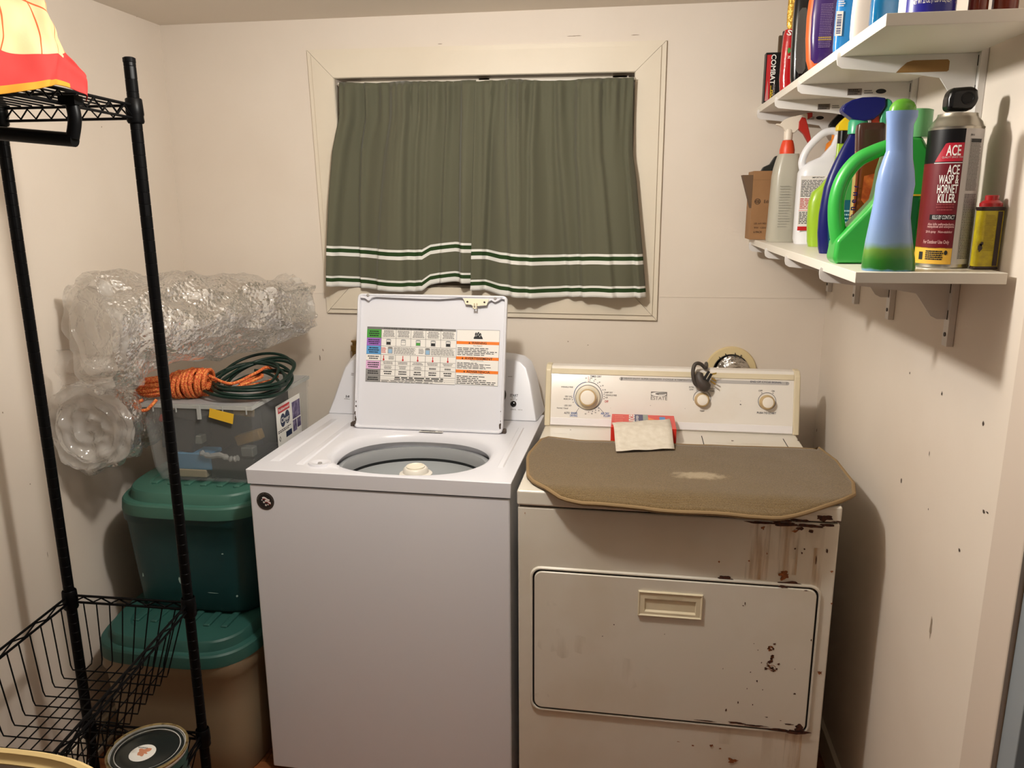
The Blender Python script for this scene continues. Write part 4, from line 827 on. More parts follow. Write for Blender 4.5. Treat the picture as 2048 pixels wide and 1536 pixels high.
for z, nm in ((SZ1, 'upper'), (SZ2, 'lower')):
    for i, yu in enumerate(YU):
        t = thing('shelf_bracket', 'white steel bracket under the %s shelf, %s' % (nm, ('farthest from the door, in the corner', 'second from the back corner', 'third from the back corner', 'nearest the door')[i]), 'shelf bracket', (XR - .0125, yu, z - .018), 0, 'brackets under the %s shelf' % nm)
        X0 = SXF - .006 - (XR - .0125)           # front tip, slightly past the board
        P = [(-.001, 0), (X0 + .006, 0), (X0 + .006, .006), (X0 + .002, .008), (X0, .004), (X0, -.006), (X0 + .002, -.014), (X0 + .010, -.0195), (-.095, -.034), (-.06, -.040), (-.030, -.082), (-.018, -.088), (-.001, -.088)]
        mb = MB(steelw); mb.prism([V(x, -.0015, zz - .0004) for x, zz in P], V(0, .003, 0)); mb.build('bracket_arm', t, flat=True)
        if nm == 'upper':
            D = Decal(lab, V(0, -.0015, 0), V(1, 0, 0), V(0, 0, 1), base=.0004)
            if i == 3:
                D.poly([(-.135, -.030), (-.128, -.022), (-.118, -.013), (-.108, -.010), (-.05, -.010), (-.047, -.013), (-.047, -.028), (-.05, -.030)], mat('brown_paper_sticker', (150, 112, 62), .6)); D.build('brown_sticker', t, flat=True, recalc=False)
            else:
                D.rect(-.13, -.026, -.10, -.012, mat('sticker_barcode_grey', (120, 108, 100), .6)); D.greek(-.128, -.025, -.102, -.013, 3, black, 1, seed=i); D.disc(-.06, -.019, .011, black, 0, 16, ry=.005); D.greek(-.095, -.024, -.075, -.015, 2, greyp, 1, seed=i + 4); D.build('sticker', t, flat=True, recalc=False)

# ---------------------------------------------------------------- things on the shelves
def rings(rows, y, z0=None, dr=.6, e=2.6, dmax=None, lean=False, n=40, cy=None):
    # rows: (u left, u right, v) from the foot up, all read on the plane y
    out = []; cs = []
    for r in rows: a, b = at(r[0], r[2], y=y), at(r[1], r[2], y=y); out.append([(a.x + b.x) / 2, (b.x - a.x) / 2, (a.z + b.z) / 2, r[3] if len(r) > 3 else None])
    if z0 is not None:
        d = z0 - out[0][2]; zt_ = out[-1][2]
        for o in out: o[2] += d * (zt_ - o[2]) / (zt_ - out[0][2] or 1)
        out[0][2] = z0
    if not lean:
        c = sum(o[0] * o[1] for o in out) / sum(o[1] for o in out)
        for o in out: o[0] = c + (o[0] - c) * .35
    return out
def body(mb, R_, y, dr, e=2.6, n=40, dmax=None):
    L = []
    for cx, hw, z, d in R_: L.append(sring(cx, y, z, hw, min(d if d else hw * dr, dmax or 9), n, e))
    return mb.loft(L)
def item(name, label, cat, R_, y, group=None): return thing(name, label, cat, (R_[0][0], y, R_[0][2]), 0, group)
Z2, Z1 = SZ2 + .0004, SZ1 + .0004

# cardboard light bulb box
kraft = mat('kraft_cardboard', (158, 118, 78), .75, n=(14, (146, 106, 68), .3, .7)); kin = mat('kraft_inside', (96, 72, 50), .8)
xa = at(1499, 477, y=-.13).x; xb = xa + .070; zt_ = at(1505, 342, y=-.13).z
t = thing('bulb_box', 'open brown cardboard light bulb box at the corner end of the lower shelf', 'box', (xa, -.13, Z2))
mb = MB(kraft); mb.box((xa, -.13, Z2), (xb, -.03, zt_)); mb.build('carton', t, bevel=.001, world=True)
mb = MB(kin); mb.prism([V(xa, -.128, zt_ - .002), V(xa, -.06, zt_ - .002), V(xa - .012, -.06, zt_ - .006), V(xa - .012, -.128, zt_ - .006)], V(0, 0, -.045)); 
mb = MB(kin); f_ = [V(xa, -.13, zt_ - .003), V(xa, -.045, zt_ - .003), V(xa - .016, -.05, zt_ - .004), V(xa - .016, -.125, zt_ - .004)]; 
q0, q1, q2 = at(1503, 350, y=-.13), at(1486, 350, y=-.10), at(1502, 416, y=-.13); mb.prism([V(xa - .0005, q0.y, q0.z), V(q1.x, q1.y, q1.z), V(xa - .0005, q2.y, q2.z)], V(-.0006, .04, 0)); mb.build('open_flap', t, flat=True, world=True)
D = Decal(black, V(xa, -.13, Z2), V(1, 0, 0), V(0, 0, 1)); hH = zt_ - Z2; brn = mat('carton_brown_print', (58, 40, 26), .7)
def bp(u, v): p = at(u, v, y=-.13); return p.x - xa, p.z - Z2
a, b = bp(1515, 403); D.ring(a, b, .0085, .0014, brn, 1); D.text('C', a - .003, b, .009, brn, 1, w=.006); D.text('E', a + .0035, b, .009, brn, 1, w=.005); D.rect(a - .008, b - .0006, a + .008, b + .0006, brn, 1)
a, b = bp(1528, 403); D.text('Edison', a, b, .009, brn, 1, al='l', bold=False, w=.03)
for v_, s_ in ((447, 'LED  A19  MED'), (455.5, '9W  120V')): a, b = bp(1508, v_); D.text(s_, a, b, .0048, brn, 1, al='l', bold=False, w=.034)
a, b = bp(1507, 464); D.text('6 PACK', a, b, .0058, brn, 1, al='l', w=.024)
D.rect(0, hH - .0255, xb - xa, hH - .0245, mat('carton_fold', (128, 94, 60), .8), 0)
D.build('box_printing', t, flat=True, world=True, recalc=False)
# dark scoop leaning behind the spray bottle
mb = MB(mat('dark_green_plastic', (34, 38, 34), .4)); P = [at(u, v, y=-.075) for u, v in ((1527, 341), (1532, 333), (1545, 327), (1556, 311), (1562, 309), (1566, 316), (1562, 345), (1558, 470), (1540, 470), (1538, 352), (1530, 346))]
xb2 = xb + .002
mb.prism([V(max(p.x, .446), -.026 if False else -.028, max(p.z, Z2)) for p in P], V(0, .016, 0)); o = mb.build('black_scoop', bevel=.002); tag(o, 'dark plastic scoop standing behind the cardboard box', 'scoop')

# clear trigger spray bottle
clear = mat('cloudy_clear_plastic', (196, 192, 176), .28, alpha=.72); redo = mat('red_orange_plastic', (222, 70, 36), .4); offwh = mat('off_white_plastic', (228, 216, 200), .4); redt = mat('dark_red_plastic', (178, 40, 30), .4)
y = -.235
R_ = rings([(1531, 1589, 481), (1530, 1591, 474), (1534, 1592, 440), (1538, 1595, 401), (1543, 1598, 352), (1548, 1600, 336), (1556, 1602, 318), (1561, 1602, 308)], y, Z2, lean=False)
t = item('spray_bottle', 'cloudy clear spray bottle with orange collar and red trigger', 'spray bottle', R_, y)
cx = R_[0][0]
def cz(v): return at(1575, v, y=y).z
mb = MB(clear); body(mb, R_, y, .85, 3); mb.build('bottle_body', t, world=True)
D = Decal(greyp, V(cx, y - R_[0][1] * .85 - .0008, 0), V(1, 0, 0), V(0, 0, 1)); faint = mat('faint_scale_print', (150, 148, 138), .6)
D.greek(-.018, cz(455), .012, cz(370), 16, faint, 0, seed=5, fill=.25); D.build('faint_printing', t, flat=True, world=True, recalc=False)
mb = MB(redo); mb.lathe([(.0195, cz(309)), (.0200, cz(300)), (.0165, cz(288)), (.0135, cz(281))], (cx, y, 0), 28); mb.build('collar', t, world=True)
mb = MB(offwh); mb.lathe([(.0115, cz(281)), (.0115, cz(262)), (.009, cz(258))], (cx, y, 0), 24)
def prof_px(pts, dx=0): return [V(at(u, v, y=y).x + dx, y, at(u, v, y=y).z) for u, v in pts]
dx_ = cx - at(1584, 270, y=y).x
hp = prof_px([(1559, 250), (1560, 247), (1568, 248), (1575, 240), (1586, 235), (1622, 227), (1622, 238), (1606, 246), (1604, 258), (1596, 266), (1578, 266), (1573, 256), (1566, 252)], dx_)
mb.prism([p + V(0, -.008, 0) for p in hp], V(0, .016, 0)); mb.build('spray_head', t, world=True, bevel=.003)
mb = MB(redt); tp = prof_px([(1604, 244), (1610, 234), (1618, 236), (1622, 250), (1628, 275), (1629, 287), (1624, 286), (1614, 268), (1603, 258)], dx_); mb.prism([p + V(0, -.0095, 0) for p in tp], V(0, .019, 0))
tp = prof_px([(1620, 226), (1632, 225), (1632, 234), (1622, 239)], dx_); mb.prism([p + V(0, -.007, 0) for p in tp], V(0, .014, 0)); mb.build('trigger', t, world=True, bevel=.002)

# white jug with looped handle
jugw = mat('white_jug_plastic', (228, 228, 232), .3, coat=.2); y = -.345
R_ = rings([(1588, 1672, 488), (1586, 1674, 478), (1588, 1675, 450), (1590, 1677, 420), (1593, 1680, 380), (1596, 1682, 346), (1602, 1680, 334), (1616, 1676, 324), (1640, 1672, 314), (1662, 1688, 290), (1668, 1690, 276), (1672, 1690, 262)], y, Z2, lean=True)
t = item('bleach_jug', 'white plastic jug with loop handle and a densely printed red and black back label', 'jug', R_, y)
mb = MB(jugw); body(mb, R_, y, .62, 3.2); mb.build('jug_body', t, world=True)
mb = MB(jugw); H = smooth_path([at(u, v, y=y) for u, v in ((1606, 340), (1604, 324), (1612, 303), (1628, 283), (1648, 266), (1668, 262), (1678, 268))], 7); mb.tube(H, .0095, 12); mb.build('handle', t, world=True)
lx = [at(1593, v, y=y - .02) for v in (352, 460)]
mb = None; yl = y - R_[3][1] * .62 - .001
D = Decal(white, V(0, yl, 0), V(1, 0, 0), V(0, 0, 1)); a0, a1 = at(1596, 352, y=yl), at(1670, 462, y=yl); b0, b1 = at(1593, 452, y=yl), at(1670, 461, y=yl)
xj0, xj1, zj0, zj1 = at(1594, 430, y=yl).x + .003, at(1668, 400, y=yl).x, at(1600, 461, y=yl).z, at(1600, 352, y=yl).z
D.rect(xj0, zj0, xj1, zj1, mat('jug_label_white', (232, 226, 224), .5)); hh = zj1 - zj0
D.text('IMPORTANT', (xj0 + xj1) / 2, zj1 - hh * .03, .004, black, 1); D.greek(xj0 + .002, zj0 + hh * .62, xj1 - .002, zj1 - hh * .07, 15, black, 1, seed=2, fill=.5, ragged=.05); D.greek(xj0 + .002, zj0 + hh * .40, xj1 - .002, zj0 + hh * .60, 7, redp, 1, seed=3, fill=.5, ragged=.1)
D.rect(xj0, zj0 + hh * .36, xj1, zj0 + hh * .385, mat('label_pink', (240, 190, 190), .5), 1); D.greek(xj0 + .002, zj0 + hh * .12, xj1 - .002, zj0 + hh * .35, 8, black, 1, seed=4, fill=.5, ragged=.1); D.rect(xj0, zj0, xj1, zj0 + hh * .075, redp, 1)
D.build('back_label', t, flat=True, world=True, recalc=False)

# orange bottle behind the jug
org = mat('orange_plastic', (224, 128, 24), .35); y = -.30
R_ = rings([(1650, 1690, 482), (1650, 1690, 340), (1646, 1690, 306), (1650, 1688, 285), (1660, 1686, 277), (1662, 1684, 262)], y, Z2, lean=True)
for r in R_: r[0] += .012
t = item('orange_bottle', 'orange plastic bottle glimpsed through the handle of the white jug', 'bottle', R_, -.262)
mb = MB(org); body(mb, R_, -.262, .6, 3); mb.build('bottle_body', t, world=True)
mb = MB(mat('black_glossy_plastic', (10, 10, 12), .25, spec=.4)); yy = -.262
P = [at(u, v, y=yy) for u, v in ((1656, 254), (1662, 243), (1676, 228), (1690, 222), (1702, 224), (1702, 252), (1690, 262), (1676, 262), (1674, 256), (1660, 256))]; mb.prism([p + V(0, -.011, 0) for p in P], V(0, .022, 0)); mb.build('black_spray_head', t, world=True, bevel=.004)

# lime green bottle with yellow nozzle
lime = mat('lime_plastic', (150, 186, 42), .32, coat=.15); y = -.47
R_ = rings([(1616, 1690, 494), (1614, 1692, 484), (1614, 1694, 440), (1617, 1694, 405), (1624, 1694, 385), (1640, 1694, 372), (1662, 1694, 345), (1672, 1694, 310), (1674, 1696, 288), (1676, 1696, 284)], y, Z2, lean=True)
t = item('lime_spray_bottle', 'lime green bottle with black collar and yellow nozzle behind the navy one', 'spray bottle', R_, y)
mb = MB(lime); body(mb, R_, y, .45, 3.2); mb.build('bottle_body', t, world=True)
c_ = at(1686, 276, y=y); mb = MB(MATS['black_glossy_plastic']); mb.lathe([(.0125, at(1686, 287, y=y).z), (.0125, at(1686, 262, y=y).z)], (c_.x, y, 0), 24); mb.build('collar', t, world=True)
mb = MB(mat('yellow_plastic', (238, 204, 30), .35)); P = [at(u, v, y=y) for u, v in ((1672, 262), (1673, 252), (1682, 242), (1692, 233), (1702, 236), (1706, 262))]; mb.prism([p + V(0, -.011, 0) for p in P], V(0, .022, 0)); mb.build('nozzle', t, world=True, bevel=.003)

# navy spray bottle
navy = mat('navy_plastic', (16, 22, 92), .34, spec=.35); y = -.735
R_ = rings([(1638, 1716, 510), (1636, 1719, 500), (1635, 1722, 468), (1638, 1724, 430), (1643, 1726, 401), (1648, 1728, 375), (1656, 1730, 352), (1668, 1731, 325), (1682, 1731, 298), (1694, 1730, 278), (1702, 1728, 262)], y, Z2, lean=True)
t = item('navy_spray_bottle', 'navy blue spray bottle with a curved grip, teal label and large blue trigger head', 'spray bottle', R_, y)
mb = MB(navy); body(mb, R_, y, .42, 3); mb.build('bottle_body', t, world=True)
yl = y - R_[3][1] * .42 - .0014
D = Decal(white, V(0, yl, 0), V(1, 0, 0), V(0, 0, 1)); teal = mat('teal_label', (22, 92, 106), .35); tgr = mat('label_leaf_green', (60, 150, 70), .4)
L = [at(u, v, y=yl) for u, v in ((1656, 490), (1655, 440), (1657, 400), (1662, 382), (1672, 370), (1700, 358), (1716, 356), (1714, 490))]; D.poly([(p.x, p.z) for p in L], teal, 0)
L = [at(u, v, y=yl) for u, v in ((1657, 400), (1662, 382), (1672, 370), (1700, 358), (1716, 356), (1716, 400))]; D.poly([(p.x, p.z) for p in L], tgr, 1)
a, b = at(1658, 486, y=yl), at(1712, 418, y=yl); D.greek(a.x, a.z, b.x, b.z, 9, mat('pale_teal_print', (150, 196, 200), .4), 2, seed=8, ragged=.5, fill=.4); D.build('back_label', t, flat=True, world=True, recalc=False)
mb = MB(mat('teal_green_plastic', (60, 158, 116), .3, alpha=.95)); c_ = at(1712, 250, y=y); mb.lathe([(.0195, at(1712, 268, y=y).z), (.0195, at(1712, 244, y=y).z), (.015, at(1712, 238, y=y).z)], (at(1716, 250, y=y).x, y, 0), 24, sy=.8); mb.build('collar', t, world=True)
mb = MB(MATS['navy_plastic']); P = [at(u, v, y=y) for u, v in ((1683, 226), (1681, 219), (1688, 209), (1702, 201), (1722, 196), (1748, 195), (1768, 197), (1768, 214), (1758, 228), (1744, 240), (1722, 244), (1702, 240), (1690, 231))]
mb.prism([p + V(0, -.016, 0) for p in P], V(0, .032, 0)); hd = mb.build('spray_head', t, world=True, bevel=.007, seg=4)
mb = MB(MATS['teal_green_plastic']); P = [at(u, v, y=y) for u, v in ((1769, 197), (1780, 201), (1784, 212), (1778, 224), (1770, 240), (1768, 300), (1758, 300), (1757, 240), (1760, 228), (1769, 214))]; mb.prism([p + V(0, -.013, 0) for p in P], V(0, .026, 0)); mb.build('rear_grip', t, world=True, bevel=.004)
mb = MB(redo); P = [at(u, v, y=y) for u, v in ((1742, 240), (1756, 230), (1760, 246), (1752, 268), (1745, 268))]; mb.prism([p + V(0, -.006, 0) for p in P], V(0, .012, 0)); mb.build('red_trigger', t, world=True, bevel=.002)

# amber bottle with brown cap
amber = mat('amber_plastic', (112, 54, 24), .2, coat=.5); brown = mat('dark_brown_plastic', (62, 34, 26), .3, coat=.3); y = -.865
R_ = rings([(1694, 1750, 511), (1693, 1752, 500), (1698, 1758, 440), (1705, 1764, 380), (1709, 1768, 330), (1711, 1770, 302)], y, Z2, lean=True)
t = item('amber_cleaner_bottle', 'brown bottle with dark brown squared cap and orange label behind the green handle', 'bottle', R_, y)
mb = MB(amber); body(mb, R_, y, .5, 4); mb.build('bottle_body', t, world=True)
mb = MB(brown); P = rings([(1711, 1769, 303), (1712, 1770, 262), (1714, 1770, 250), (1720, 1766, 246)], y, None, lean=True); body(mb, P, y, .5, 4.5); mb.build('cap', t, world=True)
yl = y - R_[2][1] * .5 - .0012; D = Decal(white, V(0, yl, 0), V(1, 0, 0), V(0, 0, 1)); L = [at(u, v, y=yl) for u, v in ((1696, 452), (1690, 450), (1700, 372), (1706, 372))]
olab = mat('orange_picture_label', (214, 118, 52), .4, n=(40, (150, 62, 28), .4, .65)); ylab = mat('pale_yellow_label', (234, 200, 130), .45)
L = [at(u, v, y=yl) for u, v in ((1697, 452), (1707, 330), (1713, 330), (1703, 452))]; D.poly([(p.x, p.z) for p in L], ylab, 0); a, b = L[0], L[2]
for k in range(5): D.text('hneuf'[k], a.x + .004 + k * .001, a.z + .02 + k * .014, .008, navy, 1, rot=PI / 2)
L = [at(u, v, y=yl) for u, v in ((1722, 400), (1728, 352), (1758, 345), (1752, 420), (1738, 420))]; D.poly([(p.x, p.z) for p in L], olab, 0); D.build('label', t, flat=True, world=True, recalc=False)

# green detergent jug with big open handle
grn = mat('green_jug_plastic', (52, 168, 66), .32, coat=.25); y = -1.005
t = thing('green_detergent_jug', 'bright green detergent jug with a large open handle and pale green cap', 'jug', (at(1750, 525, y=y).x, y, Z2))
outl = [(1659, 520), (1659, 512), (1662, 498), (1665, 480), (1700, 444), (1724, 420), (1745, 398), (1752, 372), (1758, 340), (1772, 300), (1776, 279), (1806, 272), (1835, 274), (1848, 300), (1852, 400), (1846, 470), (1838, 526), (1760, 528), (1666, 526)]
mb = MB(grn); P = [at(u, v, y=y) for u, v in outl]; P = [V(p.x, y, max(p.z, Z2)) for p in P]; P[-1].z = P[-2].z = P[-3].z = Z2; P[0].z = Z2 + .004
mb.prism([p + V(0, -.030, 0) for p in P], V(0, .060, 0)); jb = mb.build('jug_body', t, world=True, bevel=.012, seg=4)
mb = MB(grn); H = smooth_path([at(u, v, y=y) for u, v in ((1786, 290), (1768, 296), (1745, 305), (1718, 319), (1696, 342), (1681, 370), (1673, 402), (1672, 435), (1675, 462), (1680, 486), (1690, 505))], 7)
mb.tube(H, [.0125 + .003 * (i / len(H)) for i in range(len(H))], 16); mb.build('handle', t, world=True)
pg_ = mat('pale_green_clear_cap', (120, 200, 130), .25, alpha=.85); a, b = at(1795, 250, y=y), at(1866, 250, y=y)
mb = MB(pg_); mb.lathe([((b.x - a.x) / 2 * 1.0, at(1840, 276, y=y).z), ((b.x - a.x) / 2 * .98, at(1840, 221, y=y).z), ((b.x - a.x) / 2 * .8, at(1840, 219, y=y).z)], ((a.x + b.x) / 2 - .002, y, 0), 32); mb.build('measuring_cap', t, world=True)
D = Decal(yellowp, V(0, y - .0305, 0), V(1, 0, 0), V(0, 0, 1), base=.0008); a, b = at(1800, 391, y=y - .03), at(1843, 388, y=y - .03); D.rect(a.x, a.z - .001, b.x, a.z + .002, yellowp); D.rect(a.x, Z2 + .02, b.x - .004, a.z - .003, mat('jug_label_green', (24, 104, 52), .4)); D.rect(a.x + .004, Z2 + .035, a.x + .008, Z2 + .07, white, 1); D.build('front_label', t, flat=True, world=True, recalc=False)

# slim pale blue bottle fading to green
bl = mat('pale_blue_sleeve', (134, 162, 214), .28, coat=.4); nt = bl.node_tree; pbs = nt.nodes['Principled BSDF']; tcx = nt.nodes.new('ShaderNodeTexCoord'); sx_ = nt.nodes.new('ShaderNodeSeparateXYZ'); rm = nt.nodes.new('ShaderNodeValToRGB'); nzz = nt.nodes.new('ShaderNodeTexNoise'); nzz.inputs['Scale'].default_value = 40; adn = nt.nodes.new('ShaderNodeMath'); adn.operation = 'MULTIPLY_ADD'; adn.inputs[1].default_value = .012
nt.links.new(tcx.outputs['Object'], sx_.inputs[0]); nt.links.new(tcx.outputs['Object'], nzz.inputs[0]); nt.links.new(nzz.outputs[0], adn.inputs[0]); nt.links.new(sx_.outputs[2], adn.inputs[2])
mrr = nt.nodes.new('ShaderNodeMapRange'); mrr.inputs[2].default_value = .1; nt.links.new(adn.outputs[0], mrr.inputs[0]); nt.links.new(mrr.outputs[0], rm.inputs[0]); nt.links.new(rm.outputs[0], pbs.inputs['Base Color'])
el = rm.color_ramp.elements; el[0].position = 0; el[0].color = (*lin((96, 142, 190)), 1); el[1].position = 1; el[1].color = (*lin((134, 162, 214)), 1)
for p_, c_ in ((.05, (100, 146, 190)), (.09, (34, 108, 38)), (.25, (54, 124, 40)), (.40, (112, 150, 62)), (.52, (134, 162, 200))): e_ = el.new(p_); e_.color = (*lin(c_), 1)
y = -1.165
R_ = rings([(1724, 1828, 542), (1723, 1829, 536), (1725.5, 1828, 517), (1731, 1824, 485), (1741, 1820, 437), (1749, 1824, 397), (1752, 1829, 370), (1758, 1828, 343), (1766, 1825, 319), (1772, 1825, 304), (1772.5, 1825, 302), (1773, 1825, 277), (1774, 1827, 250), (1773, 1835, 234), (1773, 1836, 222)], y, Z2, lean=True)
t = item('blue_freshener_bottle', 'slim pale blue bottle with green base and green domed top at the shelf front', 'bottle', R_, y)
mb = MB(bl); body(mb, R_, y, .62, 2.4, dmax=.026); mb.build('bottle_body', t, world=True)
mb = MB(mat('green_dome_plastic', (92, 160, 44), .25, coat=.4)); P = rings([(1778, 1832, 222), (1780, 1832, 214), (1786, 1828, 205), (1794, 1820, 199), (1804, 1812, 197)], y, None, lean=True); body(mb, P, y, .7, 2.2); mb.build('domed_cap', t, world=True)
D = Decal(navy, V(0, y - .0262, 0), V(1, 0, 0), V(0, 0, 1)); 

# wasp spray can
y = -1.085
R_ = rings([(1831, 1936, 540), (1829, 1937, 537), (1860, 1964, 256)], y, Z2, lean=True)
rad = (R_[2][1] + R_[0][1]) / 2; cxx = at(1883, 520, y=y).x; cxt = at(1912, 256, y=y).x; cxx = (cxx + cxt) / 2
zt1 = at(1912, 256, y=y).z
t = thing('wasp_spray_can', 'tall black and maroon aerosol can reading ACE Wasp and Hornet Killer', 'aerosol can', (cxx, y, Z2))
tin = mat('can_tin', (176, 170, 158), .3, metal=.9); canb = mat('can_black', (10, 9, 11), .38, spec=.3)
zl = Z2 + .006
def vz(v): return at(1890, v, y=y - rad).z
zlt = zt1 - Z2
mb = MB(tin); mb.lathe([(rad - .001, 0), (rad + .0006, .002), (rad, .005), (rad, zlt - .002), (rad + .0006, zlt), (rad - .002, zlt + .003), (rad * .90, zlt + .009), (rad * .78, zlt + .015), (rad * .74, zlt + .018), (rad * .72, zlt + .022), (rad * .4, zlt + .023)], (0, 0, 0), 56); mb.build('can_body', t)
phi0 = math.atan2(CAM.y - y, CAM.x - cxx)
def canf(u, v, h): a = phi0 + u; return V((rad + h) * math.cos(a), (rad + h) * math.sin(a), v)
D = Decal(canb); D.fn = canf; D.b = .0003; D.st = .0002
z0_, z1_ = .007, zlt - .004; Hh = z1_ - z0_
def hv(t_): return z0_ + Hh * t_
maroon = mat('can_maroon', (104, 16, 28), .35); red2 = mat('can_red', (178, 28, 48), .35); gold = mat('can_gold', (222, 172, 62), .4); silv = mat('can_silver_print', (196, 192, 190), .4)
def cyl(u0, v0, u1, v1, m, l=0): D.rect(u0, v0, u1, v1, m, l, nu=max(4, int(abs(u1 - u0) / .12)))
cyl(-2.2, z0_, .36, z1_, canb, 0); cyl(.36, z0_, 2.6, z1_, silv, 0)
cyl(-1.9, z0_ + Hh * .12, .35, hv(.755), maroon, 1); cyl(-1.9, z0_, .35, hv(.125), gold, 1)
for k in range(14):
    ua, ub = -.66 + 1.01 * k / 14, -.66 + 1.01 * (k + 1) / 14; ta, tb = [min(.90, .765 + max(0, q_ + .66) * .36) for q_ in (ua, ub)]; D.poly([(ua, hv(.765)), (ub, hv(.765)), (ub, hv(tb)), (ua, hv(ta))], red2, 2)
cyl(-.68, hv(.752), .35, hv(.759), silv, 2)
D.text('ACE', .0, hv(.845), .017, white, 3, w=.50, shear=.012); D.text('QUALITY SINCE 1924', -.02, hv(.795), .0035, silv, 3, w=.72, bold=False)
D.text('ACE', .07, hv(.705), .0155, white, 3, w=.42, shear=.012); D.text('WASP &', -.06, hv(.635), .0145, white, 3, w=.70); D.text('HORNET', -.07, hv(.565), .0145, white, 3, w=.72); D.text('KILLER.', -.05, hv(.495), .0145, white, 3, w=.64)
dim = mat('can_dim_print', (140, 60, 62), .4); D.greek(-.42, hv(.40), .25, hv(.46), 3, dim, 3, seed=4, al='c')
cyl(-.62, hv(.335), .33, hv(.375), canb, 2); D.text('KILLS BY CONTACT', -.1, hv(.355), .0068, silv, 3, w=.80)
pk = mat('can_pink_print', (206, 160, 156), .4)
D.text('Also kills yellowjackets,', -.17, hv(.300), .0052, pk, 3, w=.98); D.text('mosquitoes and scorpions', -.17, hv(.282), .0052, pk, 3, w=.98); D.text('20 ft spray   Non-staining', -.22, hv(.243), .0052, pk, 3, w=.98); D.text('For Outdoor Use Only', -.28, hv(.165), .0078, pk, 3, w=.98)
D.greek(-.62, hv(.03), .05, hv(.105), 5, black, 3, seed=9, fill=.7, ragged=.1); D.disc(.13, hv(.088), .06, black, 3, 12, ry=.004); D.rect(-.95, hv(.03), -.75, hv(.09), black, 3)
D.text('80416', .62, hv(.955), .003, black, 3, w=.16)
D.greek(.58, hv(.55), 1.15, hv(.93), 34, greyp, 3, seed=31, fill=.6, ragged=.15); D.greek(.58, hv(.04), 1.2, hv(.53), 40, mat('can_fine_print', (104, 102, 104), .5), 3, seed=32, fill=.6, ragged=.1); cyl(.60, hv(.90), 1.1, hv(.925), black, 4)
D.build('printed_label', t, recalc=False, ang=80)
mb = MB(MATS['black_glossy_plastic']); zb_ = zlt + .030
xo = at(1920, 200, y=y).x - cxx
P = [at(u, v, y=y) - V(cxx, y, Z2) for u, v in ((1888, 224), (1890, 200), (1894, 184), (1904, 177), (1928, 175), (1944, 174), (1951, 182), (1952, 198), (1948, 212), (1938, 220), (1928, 224))]
mb.prism([p + V(0, -.016, 0) for p in P], V(0, .032, 0)); mb.build('spray_nozzle', t, bevel=.008, seg=4)
c_ = at(1936, 196, y=y - .016) - V(cxx, y, Z2); mb = MB(canb); button(mb, c_, V(0, -1, 0), [(.010, -.001), (.010, .0012), (.008, .0014), (.0075, .0004), (.001, .0004)], 24); mb.build('nozzle_disc', t)

# small yellow fluid tin
y = -1.13
R_ = rings([(1940, 1989, 541), (1951, 2001, 414)], y, Z2, lean=True); cx = at(1968, 520, y=y).x; hw = R_[0][1]; top_ = at(1975, 414, y=y).z
cx = min(cx, XR - hw - .003)
t = thing('lighter_fluid_tin', 'small flat yellow and black fluid tin with red cap beside the wasp spray', 'tin', (cx, y, Z2))
yel = mat('tin_yellow', (196, 178, 24), .4, n=(90, (170, 150, 30), .4, .7)); H_ = top_ - Z2; dk_ = mat('tin_dark', (46, 30, 28), .4)
mb = MB(dk_); mb.loft([sring(0, 0, 0, hw, .011, 40, 5), sring(0, 0, .002, hw + .001, .012, 40, 5), sring(0, 0, .005, hw - .001, .011, 40, 5)]); mb.loft([sring(0, 0, H_ - .006, hw, .011, 40, 5), sring(0, 0, H_ - .003, hw + .001, .0125, 40, 5), sring(0, 0, H_, hw + .001, .0125, 40, 5)]); mb.use(yel); mb.loft([sring(0, 0, .005, hw, .011, 40, 5), sring(0, 0, H_ - .006, hw, .011, 40, 5)]); mb.build('tin_body', t)
D = Decal(yel, V(0, -.0112, 0), V(1, 0, 0), V(0, 0, 1)); D.rect(hw * .42, .006, hw * .80, H_ - .007, dk_, 0); D.blob(-hw * .72, H_ * .35, .003, .006, dk_, 1, 3); D.blob(-hw * .6, H_ * .42, .0025, .003, dk_, 1, 5); D.greek(-hw * .5, .03, hw * .35, H_ - .012, 22, mat('tin_faint_print', (160, 140, 20), .5), 1, seed=6, fill=.4); D.build('tin_label', t, flat=True, recalc=False)
mb = MB(mat('red_cap_plastic', (160, 22, 26), .35, coat=.3)); mb.lathe([(.0175, H_ + .0005), (.0175, H_ + .006), (.013, H_ + .010), (.0105, H_ + .011), (.0105, H_ + .018), (.009, H_ + .019)], (0, 0, 0), 28, sy=.8); mb.build('cap', t)

